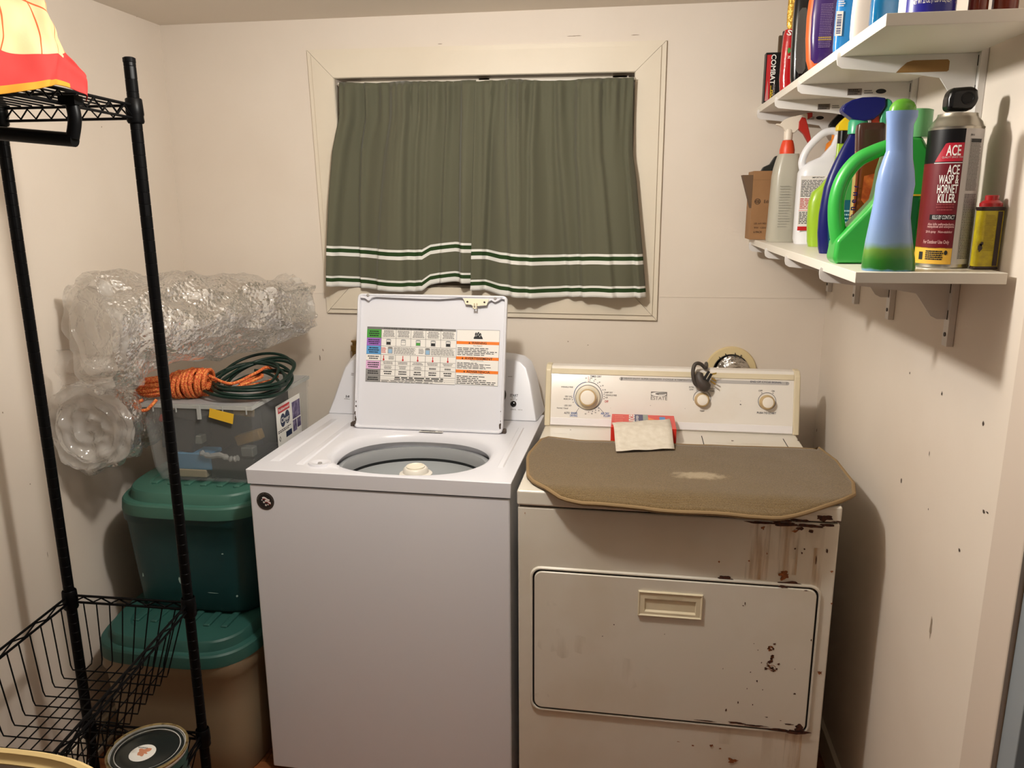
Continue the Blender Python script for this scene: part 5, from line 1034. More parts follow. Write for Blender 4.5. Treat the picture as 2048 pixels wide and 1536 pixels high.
# ---- upper shelf
# bait box
y = -.13; xa, xb = at(1530, 150, y=y).x, at(1556, 150, y=y).x; zt_ = at(1540, 105, y=y).z
t = thing('bait_box', 'slim red and black COMBAT bait box at the corner end of the upper shelf', 'box', (xa, y, Z1)); xb = xa + .042
mb = MB(canb); mb.box((xa, y, Z1), (xb, y + .03, zt_)); mb.build('carton', t, bevel=.001, world=True)
D = Decal(black, V(xa, y, Z1), V(1, 0, 0), V(0, 0, 1)); W_ = xb - xa; H_ = zt_ - Z1
D.rect(.003, .004, W_ * .36, H_ - .006, redp, 0); D.poly([(.003, .004), (W_ * .3, .004), (W_ * .2, H_ * .45)], mat('pale_pink_print', (196, 130, 130), .5), 1)
D.text('COMBAT', W_ * .50, H_ * .66, .0135, white, 1, w=H_ * .60, rot=-PI / 2); D.text('SOURCE KILL MAX', W_ * .62, H_ * .19, .006, mat('pale_grey_print', (170, 165, 165), .5), 1, w=H_ * .32, rot=-PI / 2); D.rect(W_ * .40, .004, W_ * .44, H_ * .34, yellowp, 1); D.text('MAX', W_ * .52, H_ * .15, .006, yellowp, 1, w=H_ * .2, rot=-PI / 2)
D.build('carton_printing', t, flat=True, world=True, recalc=False)
# thin dark packets behind it
for (u0, u1, v0, yy, m, lb) in ((1550, 1558, 71, -.095, mat('old_brown_paper', (92, 70, 44), .7), 'narrow brown cardboard packet standing next to the red and black bait box'), (1558, 1566, 62, -.125, mat('dark_purple_card', (58, 38, 50), .5), 'narrow dark purple packet squeezed beside the red bag')):
    p, q_ = at(u0, v0, y=yy), at(u1, v0, y=yy); mb = MB(m); mb.box((p.x + .012, yy, Z1), (p.x + .012 + .05, yy + .014, p.z)); o = mb.build('card_packet', bevel=.001); tag(o, lb, 'packet')
# red foil bag with gold top
y = -.36
R_ = rings([(1560, 1592, 172), (1559, 1594, 150), (1563, 1598, 100), (1567, 1602, 70), (1570, 1604, 60)], y, Z1, lean=True)
t = item('red_snack_bag', 'glossy red foil bag with a gold cellophane top tied above it', 'bag', R_, y)
mb = MB(mat('red_foil', (176, 22, 28), .22, coat=.5, bump=('noise', 40, .4, .004))); body(mb, R_, y, .8, 2.4); mb.build('bag_body', t, world=True)
D = Decal(white, V(0, y - .0225, 0), V(1, 0, 0), V(0, 0, 1), base=.001); p = at(1576, 66, y=y - .02); D.text('S', p.x + .003, p.z, .013, white, 0, w=.011, rot=-.3); p = at(1574, 102, y=y - .02); D.blob(p.x + .004, p.z, .003, .006, tgr, 0, 3); p = at(1574, 115, y=y - .02); D.text('N', p.x + .004, p.z, .006, white, 0, rot=-PI / 2); D.build('bag_printing', t, flat=True, world=True, recalc=False)
mb = MB(mat('gold_cellophane', (214, 168, 66), .2, metal=.5, coat=.4, bump=('noise', 120, 1, .005))); P = rings([(1576, 1590, 60), (1573, 1590, 50), (1574, 1592, 30), (1576, 1596, 10), (1578, 1598, -20)], y, None, lean=True); body(mb, P, y, .7, 2.1); mb.build('gold_top', t, world=True)
# black bottle
y = -.50; bg = mat('black_bottle_plastic', (9, 9, 11), .2, coat=.3)
R_ = rings([(1582, 1622, 162), (1581, 1624, 150), (1582, 1626, 100), (1586, 1630, 40), (1590, 1634, 0), (1600, 1630, -40), (1606, 1626, -60)], y, Z1, lean=True)
t = item('black_bottle', 'glossy black bottle with embossed grip on the upper shelf', 'bottle', R_, y)
mb = MB(bg); body(mb, R_, y, .7, 2.8); mb.build('bottle_body', t, world=True)
mb = MB(bg); c_ = R_[-1]; mb.lathe([(.012, c_[2] - .001), (.012, min(c_[2] + .022, ZC - .01))], (c_[0], y, 0), 20); mb.build('cap', t, world=True)
mb = MB(mat('grip_grey_gloss', (74, 74, 72), .2, coat=.6, bump=('noise', 150, .5, .003))); P = rings([(1596, 1604, 148), (1590, 1610, 138), (1591, 1612, 100), (1594, 1615, 50), (1598, 1615, 24), (1604, 1612, 16)], y - .016, None, lean=True); 
L = [V(r[0] - r[1], y - R_[2][1] * .7 - .0006, r[2]) for r in P] + [V(r[0] + r[1], y - R_[2][1] * .7 - .0006, r[2]) for r in reversed(P)]; mb.prism(L, V(0, -.003, 0)); mb.build('grip_panel', t, world=True, bevel=.001)
# purple detergent bottle with orange side
y = -.70; purp = mat('purple_plastic', (56, 30, 96), .25, coat=.5)
R_ = rings([(1618, 1668, 128), (1613, 1672, 110), (1612, 1676, 70), (1614, 1680, 30), (1618, 1684, 0), (1628, 1680, -40)], y, Z1, lean=True)
t = item('purple_detergent_bottle', 'purple bottle with orange edge and fine yellow print', 'bottle', R_, y)
mb = MB(mat('orange_edge_plastic', (206, 92, 36), .4)); body(mb, R_, y, .50, 2.6); mb.build('bottle_body', t, world=True)
rr2 = [[r[0] + .0035, r[1] * .985 - .002, r[2] + (.012 if i == 0 else 0), None] for i, r in enumerate(R_)]
mb = MB(purp); body(mb, rr2, y - .006, .52, 2.6); mb.build('purple_sleeve', t, world=True)
c_ = R_[-1]; mb = MB(org); mb.lathe([(.02, c_[2] - .001), (.02, min(c_[2] + .03, ZC - .01))], (c_[0], y, 0), 24); mb.build('cap', t, world=True)
yl = y - .006 - rr2[2][1] * .52 - .0012; D = Decal(white, V(0, yl, 0), V(1, 0, 0), V(0, 0, 1)); a, b = at(1636, 96, y=yl), at(1668, 6, y=yl); D.greek(a.x, a.z, b.x, b.z, 26, mat('lilac_print', (130, 108, 150), .5), 0, seed=12, fill=.4, ragged=.1); a, b = at(1636, 82, y=yl), at(1664, 72, y=yl); D.greek(a.x, a.z, b.x, b.z, 2, mat('dull_gold_print', (168, 140, 50), .5), 1, seed=13); D.build('back_print', t, flat=True, world=True, recalc=False)
# light blue bottle with barcode
y = -.87; lb_ = mat('sky_blue_plastic', (36, 128, 196), .25, coat=.4)
R_ = rings([(1668, 1712, 92), (1667, 1716, 80), (1670, 1720, 40), (1674, 1724, 0), (1684, 1720, -40)], y, Z1, lean=True)
t = item('light_blue_bottle', 'sky blue bottle with a white barcode patch', 'bottle', R_, y)
mb = MB(lb_); body(mb, R_, y, .5, 3); mb.build('bottle_body', t, world=True); c_ = R_[-1]; mb = MB(white); mb.lathe([(.016, c_[2] - .001), (.016, min(c_[2] + .03, ZC - .01))], (c_[0], y, 0), 24); mb.build('cap', t, world=True)
yl = y - R_[2][1] * .5 - .0012; D = Decal(white, V(0, yl, 0), V(1, 0, 0), V(0, 0, 1)); a, b = at(1669, 72, y=yl), at(1687, 22, y=yl); D.rect(a.x, a.z, b.x, b.z, white, 0); R = random.Random(5); zz = a.z + .004
while zz < b.z - .006: h_ = R.uniform(.0008, .0024); D.rect(a.x + .002, zz, b.x - .0025, zz + h_, mat('barcode_blue', (40, 50, 110), .5), 1); zz += h_ + R.uniform(.0008, .002)
a, b = at(1676, 14, y=yl), at(1692, 0, y=yl); D.greek(a.x, a.z, b.x, b.z, 3, white, 1, seed=2); D.build('barcode_label', t, flat=True, world=True, recalc=False)
# white bottle
y = -1.0
R_ = rings([(1702, 1744, 66), (1701, 1748, 56), (1704, 1752, 20), (1708, 1756, -10), (1720, 1750, -50)], y, Z1, lean=True)
t = item('white_bottle', 'plain white plastic bottle between the sky blue and the teal ones', 'bottle', R_, y)
mb = MB(mat('cream_white_plastic', (226, 216, 206), .35)); body(mb, R_, y, .5, 3); mb.build('bottle_body', t, world=True); c_ = R_[-1]; mb = MB(bluep); mb.lathe([(.016, c_[2] - .001), (.016, min(c_[2] + .03, ZC - .01))], (c_[0], y, 0), 24); mb.build('cap', t, world=True)
# teal blue bottle
y = -1.115; tb = mat('teal_blue_plastic', (12, 104, 156), .18, coat=.5)
R_ = rings([(1741, 1800, 44), (1740, 1802, 36), (1743, 1806, 0), (1748, 1808, -30), (1760, 1800, -60)], y, Z1, lean=True)
t = item('teal_blue_bottle', 'glossy teal blue bottle next to the printed navy tub', 'bottle', R_, y)
mb = MB(tb); body(mb, R_, y, .55, 4); mb.build('bottle_body', t, world=True); c_ = R_[-1]; mb = MB(white); mb.lathe([(.018, c_[2] - .001), (.018, min(c_[2] + .03, ZC - .01))], (c_[0], y, 0), 24); mb.build('cap', t, world=True)
# navy tub
y = -1.185; a, b = at(1804, 20, y=y), at(1912, 16, y=y); hw = (b.x - a.x) / 2; cx = (a.x + b.x) / 2
t = thing('cleaner_tub', 'white tub with navy label reading 22 OZ 623 g', 'tub', (cx, -1.175, Z1)); dpt = .042
mb = MB(mat('tub_white_plastic', (232, 226, 218), .4)); mb.loft([sring(0, 0, 0, hw, dpt, 48, 2.3), sring(0, 0, .16, hw, dpt, 48, 2.3)]); mb.build('tub_body', t)
mb = MB(MATS['tub_white_plastic']); mb.loft([sring(0, 0, .1605, hw + .002, dpt + .002, 48, 2.3), sring(0, 0, .18, hw + .002, dpt + .002, 48, 2.3)]); mb.build('lid', t)
def tubf(u, v, h):
    an = -PI / 2 + u; c, s_ = math.cos(an), math.sin(an); e = 2.3; return V((hw + h) * math.copysign(abs(c) ** (2 / e), c), (dpt + h) * math.copysign(abs(s_) ** (2 / e), s_), v)
D = Decal(white); D.fn = tubf; D.b = .0004; nvy = mat('tub_navy_label', (30, 28, 130), .3, coat=.3); D.rect(-1.15, .0015, 1.2, .15, nvy, 0, nu=40); D.text('NET WT 22 OZ (1 LB 6 OZ) 623 g', -.15, .018, .008, white, 1, w=1.35); D.greek(.75, .015, 1.05, .028, 3, mat('lilac_print', (130, 108, 150)), 1, seed=3); D.build('navy_label', t, recalc=False, ang=80)
# two reddish brown bottles at the right
for i, (u0, u1) in enumerate(((1938, 1980), (1986, 2040))):
    a, b = at(u0, 14, y=-1.2), at(u1, 12, y=-1.2); hw = (b.x - a.x) / 2 - .001; cx = (a.x + b.x) / 2
    t = thing('brown_bottle', ('narrow reddish brown bottle right of the navy tub', 'wider reddish brown bottle nearest the door on the upper shelf')[i], 'bottle', (cx, -1.195, Z1), 0, 'brown bottles on the upper shelf')
    mb = MB(mat('reddish_brown_plastic', (112, 44, 26), .25, coat=.4)); mb.lathe([(hw * .95, 0), (hw, .003), (hw, .13), (hw * .4, .17), (hw * .4, .19)], (0, 0, 0), 28); mb.build('bottle_body', t)
    mb = MB(brown); mb.lathe([(hw * .45, .19), (hw * .45, .215)], (0, 0, 0), 20); mb.build('cap', t)

# ---------------------------------------------------------------- wire rack
wire = mat('black_rack_coating', (7, 7, 8), .4, spec=.10)
PA, PB = V(-.948, -.95, 0), V(-1.262, -.955, 0); YN = -1.75; PCx, PDx = -.868, -1.205
RK = thing('wire_shelving_rack', 'black wire shelving rack with two deep baskets and a garment rail', 'shelving rack', (-1.08, -1.26, 0))
def W(mb, name, **k): return mb.build(name, RK, world=True, **k)
ZTOP, ZB1, ZB2 = 1.778, .632, .268
near = [V(PCx, YN, 0), V(PDx, YN, 0)]
posts = [PA, PB, near[0], near[1]]
for p in posts:
    mb = MB(wire); pr_ = [(.010, .0), (.0125, .004), (.0125, .01)]; z = .035
    while z < 1.87: pr_ += [(.0122, z), (.0116, z + .0006), (.0116, z + .0012), (.0122, z + .0018)]; z += .0254
    pr_ += [(.0122, 1.872), (.0128, 1.873), (.0128, 1.881), (.009, 1.883)]
    mb.lathe(pr_, (p.x, p.y, 0), 18); po = W(mb, 'post', ang=20)
    for zc in (ZTOP, ZB1, ZB2):
        mb = MB(wire); mb.lathe([(.0155, zc - .026), (.0175, zc - .022), (.0165, zc - .012), (.0180, zc - .008), (.0168, zc + .022), (.0150, zc + .024)], (p.x, p.y, 0), 18, cap=False); c = mb.build('collar', po, world=True)
def truss(mb, a, b, zt, zb, r=.003, n=8):
    a = Vector(a); b = Vector(b); d = (b - a).normalized(); a = a + d * .014; b = b - d * .014
    mb.tube([V(a.x, a.y, zt), V(b.x, b.y, zt)], r, 6); mb.tube([V(a.x, a.y, zb), V(b.x, b.y, zb)], r, 6)
    P = [V(*(a.lerp(b, i / (2 * n)))[:2], zt - .003 if i % 2 else zb + .003) for i in range(2 * n + 1)]; mb.tube(P, .0022, 5)
rect = [PA, PB, near[1], near[0]]
mb = MB(wire)
for i in range(4): truss(mb, rect[i], rect[(i + 1) % 4], ZTOP + .010, ZTOP - .016, n=8 if i % 2 == 0 else 14)
o = W(mb, 'top_shelf_frame')
mb = MB(wire)
for k in range(1, 12):                            # shelf wires along the rack
    t_ = k / 12; a, b = PA.lerp(PB, t_), near[0].lerp(near[1], t_); mb.tube([V(a.x, a.y, ZTOP + .014), V(b.x, b.y, ZTOP + .014)], .0021, 6)
for k in (1, 2, 3):
    t_ = k / 4; a, b = PA.lerp(near[0], t_), PB.lerp(near[1], t_); mb.tube([V(a.x, a.y, ZTOP + .009), V(b.x, b.y, ZTOP + .009)], .003, 6)
W(mb, 'top_shelf_wires')
def basket(zr, depth, nm, ins=.035):
    mb = MB(wire)
    for i in range(4): truss(mb, rect[i], rect[(i + 1) % 4], zr + .010, zr - .008, r=.0032, n=6 if i % 2 == 0 else 10)
    W(mb, nm + '_rim')
    zb = zr - depth; cen = (PA + PB + near[0] + near[1]) / 4
    def low(p): d = (Vector(p) - cen); return V(p.x - math.copysign(ins if abs(d.x) > .05 else 0, d.x), p.y - math.copysign(ins if abs(d.y) > .2 else 0, d.y), zb)
    mb = MB(wire); r = .0017
    nl, ns = 21, 9
    q = [low(p) for p in rect]
    for k in range(1, nl):
        t_ = k / nl; a, b = PA.lerp(near[0], t_), PB.lerp(near[1], t_); a2, b2 = q[0].lerp(q[3], t_), q[1].lerp(q[2], t_)
        mb.tube([V(a.x, a.y, zr - .006), a2 + V(.004, 0, .012), a2, b2, b2 + V(-.004, 0, .012), V(b.x, b.y, zr - .006)], r, 5)
    W(mb, nm + '_cross_wires')
    mb = MB(wire)
    for k in range(1, ns):
        t_ = k / ns; a, b = PA.lerp(PB, t_), near[0].lerp(near[1], t_); a2, b2 = q[0].lerp(q[1], t_), q[3].lerp(q[2], t_); dz = V(0, 0, -.003)
        mb.tube([V(a.x, a.y, zr - .006), a2 + V(0, .004, .009), a2 + dz, b2 + dz, b2 + V(0, -.004, .009), V(b.x, b.y, zr - .006)], r, 5)
    W(mb, nm + '_long_wires')
basket(ZB1, .15, 'upper_basket'); basket(ZB2, .15, 'lower_basket')
# garment rail under the top shelf
p0, p1, p2 = at(142, 208, y=-1.2), at(150, 280, y=-1.2), at(-60, 258, y=-1.2)
mb = MB(wire); e0 = V(p1.x, -1.2, p1.z); mb.tube([e0, e0 + V(-.30, 0, .028)], .0125, 14); rl = W(mb, 'garment_rail')
mb = MB(wire); mb.tube(smooth_path([V(p0.x, -1.2, ZTOP - .004), V(p0.x + .004, -1.2, ZTOP - .04), e0 + V(-.004, 0, .004)], 6), .0115, 12); mb.box((p0.x - .016, -1.212, ZTOP - .018), (p0.x + .016, -1.188, ZTOP - .002)); W(mb, 'rail_bracket')

# draped cloth on the rack
cl = mat('plaid_cloth', (172, 160, 122), .9, spec=.05, bump=('noise', 220, .15, .001)); nt = cl.node_tree; NN, LL = nt.nodes, nt.links; uvn = NN.new('ShaderNodeTexCoord'); sp = NN.new('ShaderNodeSeparateXYZ'); LL.new(uvn.outputs['UV'], sp.inputs[0])
def mth(op, a, b=None, c=None):
    n = NN.new('ShaderNodeMath'); n.operation = op
    for k, x in enumerate((a, b, c)):
        if x is None: continue
        if isinstance(x, (int, float)): n.inputs[k].default_value = x
        else: LL.new(x, n.inputs[k])
    return n.outputs[0]
US, UT = sp.outputs[0], sp.outputs[1]
def near_(x, w): return mth('LESS_THAN', mth('ABSOLUTE', x), w)
wob = mth('MULTIPLY', mth('SINE', mth('MULTIPLY', UT, 9.0)), .018)
lines = near_(mth('ADD', UT, mth('MULTIPLY_ADD', mth('SINE', mth('MULTIPLY', US, 7.0)), .02, -.74)), .011)
for q_ in (.16, .33, .50, .68, .86): lines = mth('MAXIMUM', lines, near_(mth('SUBTRACT', mth('SUBTRACT', US, q_), wob), .0045))
thr = mth('ADD', mth('MULTIPLY_ADD', mth('SINE', mth('MULTIPLY', US, 9.0)), .03, .30), mth('MULTIPLY', mth('MAXIMUM', mth('MULTIPLY_ADD', US, -1 / .26, 1.0), 0.0), .75))
redm = mth('LESS_THAN', UT, thr); hemm = mth('MULTIPLY', mth('LESS_THAN', UT, .055), mth('GREATER_THAN', US, .22))
pn = NN.new('ShaderNodeTexNoise'); pn.inputs['Scale'].default_value = 9; LL.new(uvn.outputs['Object'], pn.inputs[0])
def mixc(f, a, c):
    n = NN.new('ShaderNodeMixRGB'); LL.new(f, n.inputs[0])
    if isinstance(a, tuple): n.inputs[1].default_value = (*lin(a), 1)
    else: LL.new(a, n.inputs[1])
    n.inputs[2].default_value = (*lin(c), 1); return n.outputs[0]
cc = mixc(mth('MULTIPLY', pn.outputs[0], .9), (168, 158, 126), (158, 130, 80)); cc = mixc(lines, cc, (156, 74, 44)); cc = mixc(redm, cc, (150, 50, 48)); cc = mixc(hemm, cc, (158, 112, 40)); LL.new(cc, NN['Principled BSDF'].inputs['Base Color'])
Bp = [at(u, v, x=xx) for u, v, xx in ((172, 203, -.885), (158, 188, -.878), (130, 167, -.872), (95, 174, -.868), (60, 181, -.866), (0, 186, -.866), (-80, 192, -.866), (-200, 200, -.866))]
Tp_ = [at(u, v, x=xx) for u, v, xx in ((118, 112, -.93), (100, 70, -.95), (78, 4, -.97), (50, -30, -.98), (10, -60, -.98), (-60, -90, -.98), (-160, -110, -.98), (-300, -120, -.98))]
S_ = 60; T_ = 90; mb = MB(cl); G = []
Bq, Tq = smooth_path(Bp, 22), smooth_path(Tp_, 22); n_ = len(Bq)
for j in range(T_ + 1):
    t_ = j / T_
    for i in range(n_):
        s_ = i / (n_ - 1); a, b = Bq[i], Tq[i]; p = a.lerp(b, t_); p.z = min(p.z, ZC - .03)
        p += V(1, 0, .2) * (.010 * math.sin(s_ * 16 + t_ * 2) * (1 - t_ * .4) + .016 * math.sin(t_ * PI) + .008 * noise.noise(V(s_ * 9, t_ * 5, 1)))
        G.append(p)
# carry the sheet over the top and down inside
for j in range(1, 9):
    t_ = j / 8
    for i in range(n_):
        p = G[T_ * n_ + i].copy(); p.x -= .17 * t_; p.z -= .16 * t_ * t_; p.z = max(p.z, ZTOP + .02); G.append(p)
mb.add(G, []); NR = T_ + 9
for j in range(NR - 1):
    t_ = j / T_
    for i in range(n_ - 1): mb.f.append([j * n_ + i, j * n_ + i + 1, (j + 1) * n_ + i + 1, (j + 1) * n_ + i]); mb.mi.append(0)
o = mb.build('draped_cloth', solid=.0015, ang=80, recalc=False); uvl = o.data.uv_layers.new(name='UVMap')
for l in o.data.loops: k = l.vertex_index; uvl.data[l.index].uv = ((k % n_) / (n_ - 1), (k // n_) / T_)
tag(o, 'yellow plaid cloth with red border draped over the top of the black rack', 'cloth')

# ---------------------------------------------------------------- totes
def tote(name, label, x0, x1, yf, yb, z0, zr, m, lidm, yfb=None, group=None):
    cx, cy, hx_, hy_ = (x0 + x1) / 2, (yf + yb) / 2, (x1 - x0) / 2, (yb - yf) / 2
    t = thing(name, label, 'storage tote', (cx, cy, z0), 0, group); H = zr - z0; mb = MB(m)
    prof_ = [(0, .84), (.01, .86), (H * .3, .885), (H * .55, .905), (H * .80, .925), (H * .82, .945), (H - .03, .95)]
    mb.loft([sring(0, 0, z, hx_ * k, hy_ * (k + .02), 72, 5.5) for z, k in prof_]); mb.build('tote_body', t, ang=50)
    mb = MB(lidm); e = 4.2
    L = [(H - .036, .985, 0), (H - .037, .998, 0), (H - .030, 1.0, 0), (H - .006, .99, 0), (H - .001, .975, 0), (H - .002, .915, 0), (H - .001, .905, 0), (H + .022, .88, 0), (H + .027, .865, 0), (H + .027, .70, 0), (H + .022, .68, 0), (H + .022, .3, 0)]
    mb.loft([sring(0, 0, z, hx_ * k, hy_ * (1 - (1 - k) * hx_ / hy_) , 72, e if k > .9 else 4.5) for z, k, _ in L]); ld = mb.build('tote_lid', t, ang=28)
    mb = MB(lidm)
    for s_ in (-.55, -.33, -.11, .11, .33, .55): mb.box((hx_ * s_ - .010, -hy_ * .66, H + .016), (hx_ * s_ + .010, hy_ * .6, H + .0285))
    mb.build('lid_rib', ld, bevel=.004)
    return t
tealm = mat('teal_tote_plastic', (18, 64, 66), .45, n=(5, (16, 56, 60), .3, .7)); teall = mat('teal_lid_plastic', (62, 106, 92), .5, n=(7, (52, 94, 82), .3, .7)); beigem = mat('beige_tote_plastic', (138, 122, 98), .5)
tote('storage_tote', 'beige storage tote with teal lid standing on the floor under the teal tote', -1.375, -.892, -.835, -.14, .0, .412, beigem, mat('shaded_teal_lid_plastic', (40, 84, 76), .5, n=(7, (34, 74, 68), .3, .7)))  # lower lid: darkened copy of the teal, its shade put into the colour
tl = tote('storage_tote', 'dark teal storage tote with green lid stacked on the beige one', -1.355, -.897, -.69, -.06, .4425, .775, tealm, teall)
D = Decal(mat('pale_scuff', (150, 176, 170), .7)); hyb = .315 * .92
for (u, v, a_, b_) in ((361, 1160, .006, .009), (286, 1150, .002, .006), (426, 1186, .016, .001), (474, 1192, .003, .004), (445, 1108, .003, .002)):
    p = at(u, v, y=-.672); D.O, D.X, D.Y, D.N = V(0, -.6715, 0), V(1, 0, 0), V(0, 0, 1), V(0, -1, 0); D.blob(p.x, p.z, a_, b_, MATS['pale_scuff'], 0, u)
D.build('scuff_marks', tl, flat=True, world=True, recalc=False)

# clear bin of odds and ends
frost = mat('frosted_clear_plastic', (190, 192, 190), .3, alpha=.13, spec=.5); frim = mat('frosted_rim_plastic', (196, 198, 194), .35, alpha=.62)
zb0 = .8058
CB = thing('clear_storage_bin', 'frosted clear storage bin full of dark odds and ends with a Clever label', 'storage bin', (-1.10, -.385, zb0))
def cr(x0, y0, x1, y1, z): return [V(x0, y0, z), V(x1, y0, z), V(x1, y1, z), V(x0, y1, z)]
zt2 = 1.037
bo_ = [(-1.235, -.562, -.952, -.20, zb0), (-1.250, -.572, -.942, -.19, zb0 + .04), (-1.262, -.578, -.937, -.185, zt2 - .035)]
mb = MB(frost); mb.loft([cr(*b) for b in bo_] + [cr(-1.264, -.580, -.935, -.183, zt2 - .034), cr(-1.264, -.580, -.935, -.183, zt2 - .004)] + [cr(-1.261, -.577, -.938, -.186, zt2 - .004), cr(-1.259, -.575, -.940, -.188, zt2 - .034)] + [cr(-1.247, -.569, -.945, -.193, zb0 + .042), cr(-1.232, -.559, -.955, -.203, zb0 + .003)]); mb.build('bin_body', CB, world=True, flat=True)
mb = MB(frim); mb.loft([cr(-1.267, -.583, -.932, -.180, zt2 - .010), cr(-1.267, -.583, -.932, -.180, zt2), cr(-1.258, -.574, -.941, -.189, zt2), cr(-1.258, -.574, -.941, -.189, zt2 - .010)] + [cr(-1.267, -.583, -.932, -.180, zt2 - .010)], False, False)
for k in range(5): x = -1.23 + k * .07; mb.box((x, -.5845, zt2 - .022), (x + .002, -.580, zt2 - .001))
x = -1.09; mb.box((x - .005, -.586, zt2 - .040), (x + .005, -.5805, zt2 + .001)); mb.build('bin_rim', CB, world=True, flat=True)
mb = MB(mat('clear_lid_plastic', (190, 190, 190), .35, alpha=.5)); mb.box((-1.262, -.578, zt2 + .0005), (-.937, -.185, zt2 + .0025)); mb.build('bin_lid', CB, world=True, flat=True)
D = Decal(white, V(-.9365, 0, 0), V(0, 1, 0), V(0, 0, 1), base=.0012)
def rp(u, v): p = at(u, v, x=-.9365); return p.y, p.z
ly0, lz1 = rp(550, 815); ly1 = rp(598, 787)[0]; lz0 = lz1 - .135; lz1 = lz1 + .002; lw = ly1 - ly0
D.rect(ly0, lz0, ly1, lz1, white, 0)
D.rect(ly0 + lw * .08, lz1 - .027, ly0 + lw * .55, lz1 - .008, redp, 1); D.text('Rubbermaid', ly0 + lw * .32, lz1 - .0175, .009, white, 2, w=lw * .42)
cv = mat('label_navy', (30, 44, 76), .4); a, b = ly0 + lw * .34, lz1 - .053; D.disc(a - .016, b, .017, cv, 1, 24, ry=.021); D.disc(a + .016, b + .003, .017, cv, 1, 24, ry=.021); D.text('Clever', a, b + .001, .016, white, 2, w=.056); D.text('STORE', a + .01, b - .012, .005, white, 2)
D.greek(ly0 + .006, lz1 - .088, ly0 + lw * .6, lz1 - .078, 2, black, 1, seed=3); pv = mat('label_purple_picture', (74, 62, 104), .4, n=(60, (150, 140, 170), .4, .7)); D.rect(ly0 + lw * .64, lz1 - .070, ly1 - .003, lz1 - .016, pv, 1); D.rect(ly0 + lw * .64, lz1 - .110, ly1 - lw * .2, lz1 - .074, pv, 1); D.rect(ly1 - lw * .18, lz1 - .104, ly1 - .003, lz1 - .074, pv, 1); D.rect(ly0 + lw * .34, lz1 - .112, ly0 + lw * .58, lz1 - .094, cv, 1)
D.poly([(ly0 + .01, lz1 - .105), (ly0 + .017, lz1 - .095), (ly0 + .024, lz1 - .105), (ly0 + .017, lz1 - .115)], black, 1); D.poly([(ly0 + .013, lz1 - .105), (ly0 + .017, lz1 - .099), (ly0 + .021, lz1 - .105), (ly0 + .017, lz1 - .111)], white, 2)
D.build('clever_label', CB, flat=True, world=True, recalc=False)
mb = MB(mat('yellow_tape', (222, 178, 44), .5)); P = [at(u, v, y=-.585) for u, v in ((420, 816), (468, 828), (466, 848), (418, 834))]; mb.prism([V(p.x, -.5862, p.z) for p in P], V(0, -.0006, 0)); mb.build('yellow_tag', CB, world=True, flat=True)
# contents
R = random.Random(8)
def bit(name, lab_, cat, u0, v0, u1, v1, yy, d, c, rough=.5, tilt=0):
    p, q_ = at(u0, v1, y=yy), at(u1, v0, y=yy); x0, x1 = max(min(p.x, q_.x), -1.236), min(max(p.x, q_.x), -.956); z0, z1 = max(p.z, zb0 + .005), min(q_.z, zt2 - .006)
    m = mat(name + '_%d_%d' % (c[0], c[2]), c, rough); b_ = MB(m); cx, cz_ = (x0 + x1) / 2, (z0 + z1) / 2; vs = [V(x, y_, z) for x in (x0, x1) for y_ in (yy, yy + d) for z in (z0, z1)]
    b_.box((x0, yy, z0), (x1, yy + d, z1))
    if tilt: b_.v = [V(cx + (v.x - cx) * math.cos(tilt) - (v.z - cz_) * math.sin(tilt), v.y, cz_ + (v.x - cx) * math.sin(tilt) + (v.z - cz_) * math.cos(tilt)) for v in b_.v]
    b_.v = [V(min(max(v.x, -1.240), -.954), v.y, max(v.z, zb0 + .0045)) for v in b_.v]
    o = b_.build(name, bevel=.004); tag(o, lab_, cat); return o
bit('dark_case', 'dark grey tool case tilted at the left inside the clear bin', 'case', 310, 836, 384, 900, -.545, .10, (40, 42, 46), tilt=-.16)
bit('blue_packet', 'blue packet low inside the clear bin', 'packet', 352, 908, 420, 938, -.55, .07, (72, 124, 160))
bit('tan_carton', 'tan carton on the bottom of the clear bin', 'carton', 346, 940, 412, 966, -.552, .12, (160, 146, 120))
bit('black_case', 'black plastic case at the bottom right of the clear bin', 'case', 424, 918, 512, 962, -.545, .16, (26, 27, 30), .3)
bit('black_pouch', 'large black pouch filling the middle of the clear bin', 'pouch', 372, 806, 520, 900, -.42, .20, (30, 30, 32), .7)
bit('yellow_folder', 'mustard yellow folder edge behind the bin front', 'folder', 470, 868, 524, 886, -.50, .03, (118, 92, 40), tilt=.3)
bit('grey_adapter', 'small grey adapter against the front of the clear bin', 'adapter', 384, 872, 402, 888, -.535, .03, (112, 116, 108), .5)
bit('grey_box', 'small grey box in the right part of the clear bin', 'box', 482, 896, 505, 914, -.552, .03, (84, 88, 86))
bit('dull_gold_card', 'dull gold card at the upper right inside the clear bin', 'card', 466, 814, 506, 832, -.47, .01, (140, 116, 60), .6, tilt=-.1)
b_ = MB(mat('salmon_cloth', (226, 96, 74), .8)); p = at(352, 833, y=-.47)
for (dx, dz, r_) in ((0, 0, .026), (-.03, -.002, .02), (.022, -.018, .022), (.012, .022, .014)): pass
L = []
for k in range(9): t_ = k / 8; L.append(V(p.x - .022 + .075 * t_, -.515, p.z + .012 * math.sin(t_ * 7)))
b_.tube(L, [.006, .011, .015, .018, .017, .019, .016, .012, .006], 14); o = b_.build('salmon_rag'); tag(o, 'salmon red rag at the top left inside the clear bin', 'rag')
